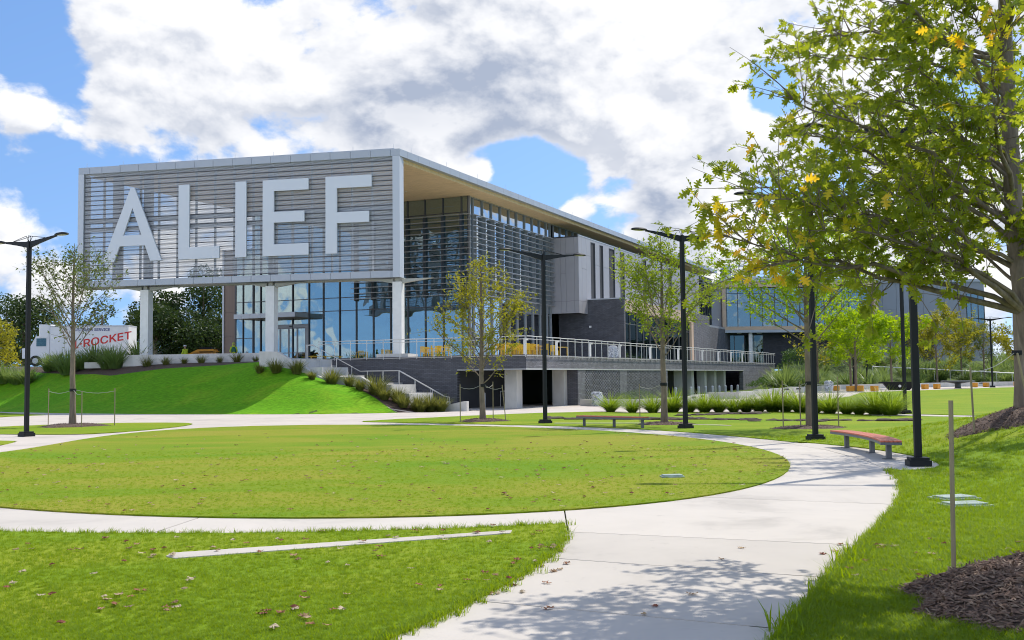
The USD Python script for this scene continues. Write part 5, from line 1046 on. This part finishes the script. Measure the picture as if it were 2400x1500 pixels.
bl2 = thing('bollard', 'dark grey bollard inside the left garage opening', 'bollard', (*TU.xy(4.2, 2.4), 0)); MB().lathe([(.11, 0), (.11, 1.0), (0, 1.08)], sides=12).build('shaft', M['bollard'], bl2)
M['bin'] = mat('bin_slats', (0.10, 0.105, 0.115), 0.5, metal=0.2); M['plastic'] = usdkit.material(stage, '/World/Looks/plastic_wrap', {'t': ('transparent_bsdf', {'color': (.95, .95, .95)}), 'p': ('principled_bsdf', {'base_color': (.75, .76, .78), 'roughness': .25}), 'g': ('geometry', {}), 'n': ('noise_texture', {'scale': 7.0, 'detail': 2.0, 'distortion': 1.5}), 'r': ('map_range', {'from_min': .42, 'from_max': .6, 'to_min': .15, 'to_max': .85, 'clamp': True}), 'm': ('mix_closure', {})},
    [('g.position', 'n.vector'), ('n.fac', 'r.value'), ('r.result', 'm.fac'), ('t.BSDF', 'm.closure1'), ('p.BSDF', 'm.closure2')], surface='m.closure')
def wrapped_bin(x, y, lb, z=None):
    t = thing('litter_bin', lb, 'litter bin', (x, y, hz(x, y) if z is None else z)); MB().lathe([(.26, 0), (.31, .06), (.31, .86), (.28, .92), (.02, .95)], sides=18).build('body', M['bin'], t, smooth=40)
    for k in range(0, 18, 2): a = k * math.pi / 9; MB().tube([(.32 * math.cos(a), .32 * math.sin(a), .06), (.32 * math.cos(a), .32 * math.sin(a), .86)], .02, 4).build('slat', M['bin'], t)
    r = np.random.default_rng(int(x * 10)); u, v = np.meshgrid(np.linspace(0, 1, 12), np.arange(28) * 2 * np.pi / 28, indexing='ij'); rr = .36 + .05 * np.sin(5 * v + 6 * u) * u + .10 * np.clip(np.cos(v - .2), 0, 1) * np.sin(np.pi * u) + .02 * r.normal(size=u.shape); rr = np.where(u > .93, rr * .5, rr)
    i, j = np.meshgrid(np.arange(11), np.arange(28), indexing='ij'); q = np.stack([i * 28 + j, i * 28 + (j + 1) % 28, (i + 1) * 28 + (j + 1) % 28, (i + 1) * 28 + j], -1).reshape(-1, 4)
    MB().add(np.stack([rr * np.cos(v), rr * np.sin(v), .02 + u * 1.0], -1).reshape(-1, 3), q).build('plastic_cover', M['plastic'], t, smooth=True)
wrapped_bin(5.85, 72.9, 'dark litter bin wrapped in clear plastic beside the planter wall, left'); wrapped_bin(29.6, 98.0, 'dark litter bin wrapped in plastic on the rear plaza, right', hz(29.6, 98)); wrapped_bin(*TT.xy(18.5, -1.2), 'plastic wrapped bin standing on the terrace behind the railing', ZT)
st0 = None
sts = [(31.1, 96.4, 'tallest looking pair, right front'), (31.9, 95.9, 'front centre'), (33.0, 95.4, 'front right'), (31.4, 101.5, 'back left'), (33.5, 101.0, 'back centre'), (40.3, 104.5, 'left of the black table end'), (41.6, 105.5, 'right of the black table end'), (43.2, 106.5, 'right of the round tree trunk'), (51.5, 116.5, 'behind the nearest lamp post'), (53.2, 117.5, 'right of the nearest lamp post'), (58.6, 121.5, 'left of the grey tree'), (61.3, 122.5, 'under the leafless grey tree'), (63.2, 123.0, 'right of the grey tree'), (67.5, 118.0, 'at the right edge by the strapped trunk'), (32.4, 98.9, 'middle of the left cluster'), (68.6, 118.5, 'farthest right')]
for i, (x, y, w_) in enumerate(sts):
    lb = f'orange block stool on the rear plaza, {w_}'; z = hz(x, y)
    if st0 is None:
        st0 = thing('block_stool', lb, 'stool', (x, y, z), 10, group='orange block stools on the rear plaza'); b = MB(); b.prism(sg.box(-.27, -.27, .27, .27).buffer(-.05).buffer(.05), .03, .5); b.build('seat_block', M['orange'], st0); MB().box(-.22, .22, -.22, .22, 0, .03).build('base', M['black'], st0)
    else: copy_of(st0, (x, y, z), rng.uniform(0, 90), label=lb)
for x, y, L, lb, r in ((37.5, 101.5, 3.6, 'long black concrete table on the rear plaza beside orange stools', -10), (71.5, 122.0, 3.2, 'black table on the rear plaza at the right edge', 5)):
    t = thing('black_table', lb, 'table', (x, y, hz(x, y)), r); MB().box(-L / 2, L / 2, -.5, .5, .70, .80).build('tabletop', M['black'], t)
    m = MB(); m.add([(-.95, -.3, 0), (.95, -.3, 0), (.95, .3, 0), (-.95, .3, 0), (-1.5, -.45, .7), (1.5, -.45, .7), (1.5, .45, .7), (-1.5, .45, .7)], [[0, 3, 2, 1], [4, 5, 6, 7], [0, 1, 5, 4], [1, 2, 6, 5], [2, 3, 7, 6], [3, 0, 4, 7]]); m.build('pedestal', M['black'], t); MB().tube([(0, -.42, .4), (0, -.46, .4)], .13, 14).build('round_mark', M['white'], t)
t = thing('round_table', 'pale grey round topped table on the rear plaza, in line with nearest stake', 'table', (46.2, 108.5, hz(46.2, 108.5))); MB().lathe([(1.5, .66), (1.65, .7), (1.65, .8), (1.5, .82), (0, .82)], sides=24).build('tabletop', M['bench_metal'], t); MB().lathe([(.4, 0), (.3, .1), (.3, .5), (1.3, .66)], sides=16).build('pedestal', M['bench_metal'], t)
# the sloping handrail on the rear plaza
t = thing('ramp_handrail', 'white handrail with glass like infill sloping down before the wing', 'railing'); A_, B_ = np.array([44.8, 130.0, 3.0]), np.array([66.0, 130.0, 1.75])
MB().tube([A_, B_], .06, 6).build('rail', M['white'], t)
for u in np.linspace(0, 1, 12): p = A_ + (B_ - A_) * u; MB().tube([p, (p[0], p[1], p[2] - 1.3)], .035, 6).build('post', M['white'], t)
t = thing('waste_container', 'teal green waste container standing at the right end of the wing', 'container', (70.5, 140.0, hz(70.5, 140) - .2)); M['teal'] = mat('teal_paint', (0.04, 0.16, 0.14), 0.55, var=.15, vs=2); MB().box(-2.4, 2.4, -1.0, 1.0, .2, 1.9).build('body', M['teal'], t); MB().box(-2.5, 2.5, -1.1, 1.1, 1.9, 2.05).build('rim', M['teal'], t)
for x in (-1.6, -.5, .6, 1.7): MB().box(x - .06, x + .06, -1.06, -1.0, .2, 1.9).build('rib', M['teal'], t)
# churned soil at the back edge of the lawn
rngm = np.random.default_rng(8); V = MB()
for x0, y0, x1, y1, n in ((1.5, 50.9, 6.5, 48.4, 38), (6.0, 48.6, 10.8, 47.2, 30), (8.8, 53.2, 13.0, 54.6, 34), (10.5, 46.0, 16.8, 44.2, 30)):
    for k in range(n):
        u = rngm.uniform(); x, y = x0 + (x1 - x0) * u + rngm.normal(0, .25), y0 + (y1 - y0) * u + rngm.normal(0, .35); r = rngm.uniform(.08, .32); s_ = trimesh.creation.icosphere(1, 1.0); v = s_.vertices * [r * 1.5, r, r * .32] * (1 + .35 * rngm.normal(size=(len(s_.vertices), 1)) * .5); V.add(v + [x, y, hz(x, y) + .03], s_.faces)
V.build('soil_clods', M['soil'], smooth=True, label='dark churned soil clods along the back of the lawn', cat='soil', kind='stuff')
M['cover'] = mat('utility_cover', (0.30, 0.37, 0.32), 0.6, var=.25, vs=8)
for x, y, r, lb in ((6.95, 16.6, 15, 'pale green utility box lid in the grass right of the path, rear'), (6.75, 15.75, 10, 'pale green utility box lid in the grass right of the path, front'), (3.12, 20.69, 5, 'small pale utility lid set in the central lawn')):
    t = thing('utility_lid', lb, 'utility cover', (x, y, hz(x, y) + .03), r); MB().prism((sg.box(-.26, -.16, .26, .16) if y < 18 else sg.box(-.17, -.1, .17, .1)).buffer(.02), 0, .045).build('lid', M['cover'], t); MB().prism((sg.box(-.31, -.21, .31, .21) if y < 18 else sg.box(-.2, -.13, .2, .13)).buffer(.02), -.05, .02).build('frame', M['cover'], t)

# ------------------------------------------------------------------ truck on the plaza
M['truck_white'] = mat('truck_white', (0.74, 0.75, 0.76), 0.4, var=.03, vs=1); M['red'] = mat('red_print', (0.60, 0.03, 0.03), 0.5); M['navy'] = mat('navy_print', (0.05, 0.06, 0.22), 0.5); M['tyre'] = mat('tyre', (0.02, 0.02, 0.02), 0.8)
t = thing('box_truck', 'white box truck with red slanted lettering, parked behind the sparse tree', 'truck', (-34.6, 95.0, 3.55), 183)
tk = lambda mb, n, m, p=t, **k: mb.build(n, m if not isinstance(m, str) else M[m], p, **k)
# local x runs towards the cab (left in the picture)
box = tk(MB().box(0, 6.9, -1.2, 1.2, .95, 3.62), 'cargo_box', 'truck_white'); tk(MB().prism(sg.box(6.9, -1.1, 8.0, 1.1).buffer(-.25).buffer(.25), 2.55, 3.75), 'roof_fairing', 'truck_white')
cab = MB(); cab.profile([(7.0, .7), (9.4, .7), (9.4, 1.6), (8.7, 1.75), (8.2, 2.7), (7.0, 2.7)], -1.05, 1.05, Frame((0, 0), 90)); cb = tk(cab, 'cab', 'truck_white'); tk(MB().box(7.3, 8.15, 1.05, 1.08, 1.8, 2.5), 'side_window', 'glass_d', cb); tk(MB().box(7.3, 8.15, -1.08, -1.05, 1.8, 2.5), 'side_window', 'glass_d', cb)
for z in (.98, 3.56): tk(MB().box(-.02, 6.92, -1.23, 1.23, z - .04, z + .04), 'trim', 'fin', box)
for x in (1.6, 8.2):
    for y in (-1.0, 1.0):
        w = tk(MB().tube([(x, y - .15, .48), (x, y + .15, .48)], .48, 20), 'wheel', 'tyre'); tk(MB().tube([(x, y - .17, .48), (x, y + .17, .48)], .26, 14), 'rim', 'fin', w)
def lettering(txt, h, x, z, m, slant=0.0, sx=1.0):
    tm = meshkit.text_mesh(txt, h, .01, True); v = np.array(tm.vertices); x_ = -v[:, 0] * sx; w = np.c_[x + x_, 1.205 + v[:, 2], z + v[:, 1] + slant * v[:, 0] * sx]; f = np.array(tm.faces)[:, ::1]
    if trimesh.Trimesh(w, f, process=False).volume < 0: f = f[:, ::-1]
    tk(MB().add(w, f), 'lettering', m, box)
lettering('1·ROCKET', .66, 5.05, 1.5, 'red', .17, 1.18); lettering('CUSTOMER SERVICE', .24, 5.0, 3.12, 'navy'); lettering('6026', .26, 3.1, 1.15, 'navy')
# ------------------------------------------------------------------ tracked loader
M['loader'] = mat('loader_orange', (0.62, 0.27, 0.02), 0.45)
t = thing('skid_loader', 'orange compact loader half hidden behind the plaza wall', 'loader', (-26.6, 90.0, ZT), 185); tk2 = lambda mb, n, m: mb.build(n, M[m], t)
tk2(MB().box(-1.1, .9, -.55, .55, .35, .95), 'body', 'loader'); tk2(MB().profile([(-1.2, 1.0), (-.9, 1.25), (.4, 1.22), (1.35, .75), (1.35, .6), (.3, 1.05), (-.9, 1.05)], .6, .75, Frame((0, 0), 90)), 'lift_arm', 'loader'); tk2(MB().profile([(-1.2, 1.0), (-.9, 1.25), (.4, 1.22), (1.35, .75), (1.35, .6), (.3, 1.05), (-.9, 1.05)], -.75, -.6, Frame((0, 0), 90)), 'lift_arm', 'loader')
tk2(MB().box(-.7, .3, -.45, .45, .95, 1.42), 'engine_cover', 'black'); tk2(MB().profile([(1.3, .1), (2.0, .1), (1.7, .9), (1.3, .9)], -.8, .8, Frame((0, 0), 90)), 'bucket', 'loader')
for y in (-.75, .75):
    tr_ = MB().prism(sg.box(-1.0, 0, .9, .5).buffer(.0), y - .15, y + .15); v = np.vstack(tr_.v); v = v[:, [0, 2, 1]]; MB().add(v, np.vstack(tr_.f)[:, ::-1]).build('track', M['tyre'], t)

# ------------------------------------------------------------------ people
import manifold3d as m3
def chain(bones, ref=.03):
    tot = None
    for (a, ra), (b, rb) in bones:
        s1 = m3.Manifold.sphere(ra, 16).translate(list(map(float, a))); s2 = m3.Manifold.sphere(rb, 16).translate(list(map(float, b))); h = m3.Manifold.batch_hull([s1, s2]); tot = h if tot is None else tot + h
    me = tot.refine_to_length(ref).to_mesh(); tm = trimesh.Trimesh(me.vert_properties[:, :3], me.tri_verts); trimesh.smoothing.filter_taubin(tm, iterations=8); return tm
M['skin'] = mat('skin', (0.36, 0.21, 0.14), 0.55); M['hivis'] = mat('hivis_cloth', (0.50, 0.62, 0.03), 0.7); M['jean'] = mat('dark_trousers', (0.05, 0.06, 0.09), 0.8); M['green_vest'] = mat('green_vest', (0.02, 0.14, 0.10), 0.7); M['hat_w'] = mat('hard_hat_white', (0.65, 0.7, 0.75), 0.35)
def person(label, x, y, z, rot, hat, vest):
    t = thing('person', label, 'person', (x, y, z), rot); B = []
    hip, chest, neck, head = (0, 0, .95), (0, .0, 1.30), (0, .02, 1.50), (0, .04, 1.66)
    B += [((hip, .15), (chest, .17)), ((chest, .16), (neck, .06)), ((neck, .055), (head, .085)), ((head, .095), ((0, .05, 1.70), .10)), (((0, .13, 1.655), .018), ((0, .12, 1.69), .014))]
    hands = []
    for s_ in (-1, 1):
        sh, el, wr = (s_ * .19, 0, 1.42), (s_ * .27, .05, 1.14), (s_ * .22, .26, 1.02); B += [((chest, .13), (sh, .075)), ((sh, .065), (el, .048)), ((el, .045), (wr, .032)), (((s_ * .09, 0, .93), .10), ((s_ * .11, .03, .50), .065)), (((s_ * .11, .03, .5), .062), ((s_ * .12, -.01, .09), .042)), (((s_ * .12, -.03, .05), .045), ((s_ * .13, .16, .035), .035))]
        B.append(((wr, .032), ((s_ * .21, .33, 1.0), .036)))
        for k, (dx, L) in enumerate(((-.03, .075), (-.01, .085), (.01, .08), (.03, .065))): p = (s_ * .21 + dx, .35, 1.0); q = (s_ * .21 + dx, .35 + L * .6, .985); r_ = (s_ * .21 + dx * .9, .35 + L * .75, .95); B += [((p, .010), (q, .009)), ((q, .009), (r_, .008))]
        B.append((((s_ * .18, .31, 1.0), .012), ((s_ * .15, .37, 1.01), .010)))
    MB().tm(chain(B, .02)).build('body', M['skin'], t, smooth=True)
    tr = chain([((hip, .165), ((0, 0, 1.02), .16))] + [b for s_ in (-1, 1) for b in ((((s_ * .09, 0, .93), .115), ((s_ * .11, .03, .5), .08)), (((s_ * .11, .03, .5), .078), ((s_ * .12, 0, .1), .06)))], .03); MB().tm(tr).build('trousers', M['jean'], t, smooth=True)
    sh = chain([(((0, 0, 1.0), .175), (chest, .185)), ((chest, .175), ((0, .01, 1.46), .085))] + [b for s_ in (-1, 1) for b in (((chest, .14), ((s_ * .19, 0, 1.42), .09)), (((s_ * .19, 0, 1.42), .082), ((s_ * .27, .05, 1.14), .062)), (((s_ * .27, .05, 1.14), .06), ((s_ * .23, .22, 1.04), .046)))], .03); MB().tm(sh).build('jacket', M['hivis'], t, smooth=True)
    if vest: MB().tm(chain([(((0, -.01, 1.05), .185), ((0, 0, 1.32), .195))], .03)).build('vest', M['green_vest'], t, smooth=True)
    if hat == 'hood': MB().tm(chain([(((0, -.01, 1.52), .11), ((0, .0, 1.70), .125)), (((0, 0, 1.70), .125), ((0, .03, 1.76), .10))], .03)).build('hood', M['hivis'], t, smooth=True)
    else:
        e = trimesh.creation.icosphere(2, 1.0); v = e.vertices * [.13, .15, .11]; v[:, 2] = np.maximum(v[:, 2], 0); h = MB().add(v + [0, .04, 1.73], e.faces); h.lathe([(.15, 1.725), (.17, 1.735), (.13, 1.745)], (0, .06, 0), 18); h.build('hard_hat', M['hat_w'], t, smooth=40)
person('person in yellow hooded work jacket and green vest beside the entrance glass', -22.5, 84.2, ZT - .25, 200, 'hood', True); person('person in hi-vis jacket and pale hard hat left of the orange loader', -27.75, 88.5, ZT - .25, 60, 'hat', False); person('person in hi-vis with pale hard hat bending low right of the loader', -23.5, 92.5, ZT - .75, 150, 'hat', True)

# ------------------------------------------------------------------ fallen leaves
M['fallen'] = [mat(f'fallen_leaf_{c}', col, .8) for c, col in (('a', (.42, .30, .17)), ('b', (.30, .13, .06)), ('c', (.50, .40, .26)), ('d', (.26, .09, .05)), ('e', (.36, .22, .11)))]
rng = np.random.default_rng(44)
shapely.prepare(P_lawn1); shapely.prepare(P_lawn2); shapely.prepare(P_lawn3)
def leaf_geo(seed):
    r = np.random.default_rng(seed); v = LV * [1, .9, 1]; v = v - [.5, 0, 0]; v[:, 2] = .30 * v[:, 0] ** 2 * r.uniform(.4, 1.6) + r.uniform(-.6, .9) * v[:, 1] ** 2 + .12 * v[:, 1] * r.normal() + .05 * r.normal(size=len(v)); return v
lp = []
def put_leaf(x, y, s_=.11): lp.append((x, y, s_))
clusters = [(-3.95, 12.2, .35, 9), (-2.3, 12.75, .9, 14), (-.6, 13.3, .6, 9), (-3.3, 9.3, .22, 9), (-2.0, 9.0, .12, 5), (-2.0, 11.2, 1.4, 26), (-.25, 10.3, .25, 7), (-.5, 9.8, .25, 5), (.45, 12.2, .14, 10), (.2, 11.3, .15, 5), (-1.7, 8.7, .25, 7), (-4.6, 9.6, 1.0, 12), (4.6, 11.0, .8, 20), (3.9, 12.0, .5, 8), (4.3, 9.9, .5, 14), (1.7, 9.3, .8, 4), (-5.2, 11.5, 1.3, 16), (-6.3, 13.2, .8, 8)]
for cx, cy, r, n in clusters:
    for k in range(n): put_leaf(cx + rng.normal(0, r), cy + rng.normal(0, r * .8), rng.uniform(.08, .125))
while len(lp) < 560:
    y = 15.3 + 26 * rng.beta(1.0, 2.2); x = rng.uniform(-15, 7)
    if P_lawn1.contains(sg.Point(x, y)): put_leaf(x, y, rng.uniform(.08, .12))
lp.sort(key=lambda p: p[1] - .0 * p[0])
protos = {}
rest = []
for i, (x, y, s_) in enumerate(lp):
    onp = not (P_lawn1.contains(sg.Point(x, y)) or P_lawn2.contains(sg.Point(x, y)) or P_lawn3.contains(sg.Point(x, y)))
    z = hz(x, y) + (.012 if onp else .055)
    if i >= 290: rest.append((x, y, z, s_)); continue
    k = int(rng.integers(0, 5)); ar = 'on the pale path' if onp else ('on the central lawn' if y > 15 and x < 7 else 'on the foreground grass')
    if (k, ar) not in protos:
        pr = thing('fallen_leaf', f'dry curled brown oak leaf lying {ar}', 'leaf', (x, y, z), rng.uniform(0, 360), s_, group=f'dry leaves lying {ar}'); MB().add(leaf_geo(k), LF).build('blade', M['fallen'][k], pr); protos[(k, ar)] = pr
    else: copy_of(protos[(k, ar)], (x, y, z), rng.uniform(0, 360), s_)
V = [MB() for _ in range(5)]
mbr = [leaf_geo(20 + k) for k in range(8)]
for x, y, z, s_ in rest:
    a = rng.uniform(0, 6.3); v = mbr[int(rng.integers(0, 8))] * s_ * 1.15; V[int(rng.integers(0, 5))].add(np.c_[v[:, 0] * math.cos(a) - v[:, 1] * math.sin(a) + x, v[:, 0] * math.sin(a) + v[:, 1] * math.cos(a) + y, v[:, 2] + z], LF)
for k, m_ in enumerate(V): m_.build('scattered_leaves', M['fallen'][k], label='dry leaves scattered thinly over the rear of the central lawn', cat='leaves', kind='stuff', group='dry leaves scattered over the lawn')

# ------------------------------------------------------------------ grass blades
def blade_proto(seed, n, h, r, w):
    g = np.random.default_rng(seed); a = g.uniform(0, 2 * np.pi, n); p = g.uniform(-r, r, (n, 2)); L = h * g.uniform(.5, 1.3, n); d = np.stack([np.cos(a), np.sin(a)], 1); s_ = np.stack([-np.sin(a), np.cos(a)], 1) * w; t1 = g.uniform(.1, .5, n)[:, None] * L[:, None]; t2 = t1 * 2.4
    v = np.stack([np.c_[p - s_, 0 * L - .01], np.c_[p + s_, 0 * L - .01], np.c_[p + d * t1 + s_ * .8, L * .6], np.c_[p + d * t1 - s_ * .8, L * .6], np.c_[p + d * t2, L * .95]], 1).reshape(-1, 3); k = np.arange(n) * 5
    return v, np.vstack([np.stack([k, k + 1, k + 2], 1), np.stack([k, k + 2, k + 3], 1), np.stack([k + 3, k + 2, k + 4], 1)])
GB = [(0, (0.143, 0.241, 0.009)), (.4, (0.224, 0.318, 0.013)), (.7, (0.316, 0.366, 0.023)), (.92, (0.449, 0.404, 0.064)), (1, (0.632, 0.501, 0.218))]
M['blade'] = leaf_mat('grass_blade', GB, 0.5, .6); M['blade_y'] = leaf_mat('grass_blade_yellow', [(0, (0.150, 0.262, 0.009)), (.4, (0.220, 0.300, 0.013)), (.8, (0.310, 0.329, 0.036)), (1, (0.480, 0.407, 0.146))], 0.5, .6)
def blades(name, label, pts, kinds, sc, matn, protos_):
    pi = UsdGeom.PointInstancer.Define(stage, '/World/' + numbered('/World', name)); data(pi, label, 'grass', kind='stuff')
    tg = []
    for i, pm in enumerate(protos_): m_ = MB().add(*pm).build('blade_tuft', M[matn], pi); tg.append(m_.GetPath())
    pi.CreatePrototypesRel().SetTargets(tg); n = len(pts); g = np.random.default_rng(n)
    pi.CreateProtoIndicesAttr(Vt.IntArray.FromNumpy(kinds.astype(np.int32))); pi.CreatePositionsAttr(Vt.Vec3fArray.FromNumpy(pts.astype(np.float32)))
    a = g.uniform(0, np.pi, n); q = np.zeros((n, 4), np.float16); 
    pi.CreateOrientationsAttr(Vt.QuathArray([Gf.Quath(float(math.cos(t)), 0.0, 0.0, float(math.sin(t))) for t in a])); pi.CreateScalesAttr(Vt.Vec3fArray.FromNumpy(np.repeat(sc[:, None], 3, 1).astype(np.float32)))
def scatter(poly, n, seed, yr, xr, pw=2.0):
    g = np.random.default_rng(seed); out = []
    shapely.prepare(poly)
    y = (yr[0] ** (1 - pw) + g.uniform(0, 1, n * 4) * (yr[1] ** (1 - pw) - yr[0] ** (1 - pw))) ** (1 / (1 - pw)); x = (g.uniform(-.53, .53, n * 4)) * y
    ok = shapely.contains_xy(poly, x, y) & (x > xr[0]) & (x < xr[1]); x, y = x[ok][:n], y[ok][:n]; return x, y
pr = [blade_proto(i, 16, .062, .05, .0028) for i in range(3)]
for nm, lb, pl, n, yr, seed, mt in (('grass_blades', 'short mown grass blades of the foreground lawn', P_lawn2.buffer(.02).difference(sg.Polygon([(-3.99, 11.85), (-3.98, 12.2), (-0.03, 13.7), (-0.02, 13.40), (-3.8, 11.75)]).buffer(-.012)), 21000, (7.2, 15.2), 1, 'blade'), ('grass_blades', 'mown yellowish green blades of the central lawn', P_lawn1.buffer(.02), 14000, (15, 30), 2, 'blade_y'), ('grass_blades', 'fresh green blades of the grassy berm right of the path', P_lawn3.buffer(.03), 21000, (7.2, 34), 3, 'blade')):
    x, y = scatter(pl, n, seed, yr, (-20, 16)); g = np.random.default_rng(seed + 50); sc = g.uniform(.6, 1.15, len(x)) * (1 + .018 * np.maximum(0, y - 12)); 
    sc *= {1: .55, 2: .45, 3: .95}[seed]
    blades(nm, lb, np.c_[x, y, height(x, y) + .02], g.integers(0, 3, len(x)), sc, mt, pr)
# longer unmown blades hanging over the path edge
ex, ey = [], []
g = np.random.default_rng(9)
for ln, n in ((sg.LineString(spline(fork_r, 6)), 900), (sg.LineString(spline(fork_l, 6)), 350), (sg.LineString(spline(ring_out, 6)), 700)):
    for k in range(n): p = ln.interpolate(g.uniform(0, 1) ** .8, normalized=True); ex.append(p.x + g.normal(0, .05)); ey.append(p.y + g.normal(0, .05))
ex, ey = np.array(ex), np.array(ey); rough = (ex > 1.0); sc = np.where(rough, g.uniform(.6, 1.4, len(ex)) * np.where((g.uniform(size=len(ex)) < .10) & (ey < 12), 1.9, 1), g.uniform(.6, 1.2, len(ex)))
blades('edge_grass', 'longer grass blades hanging over the path edges', np.c_[ex, ey, height(ex, ey) + .0], g.integers(0, 3, len(ex)), sc, 'blade', [blade_proto(10 + i, 14, .075, .04, .0030) for i in range(3)])
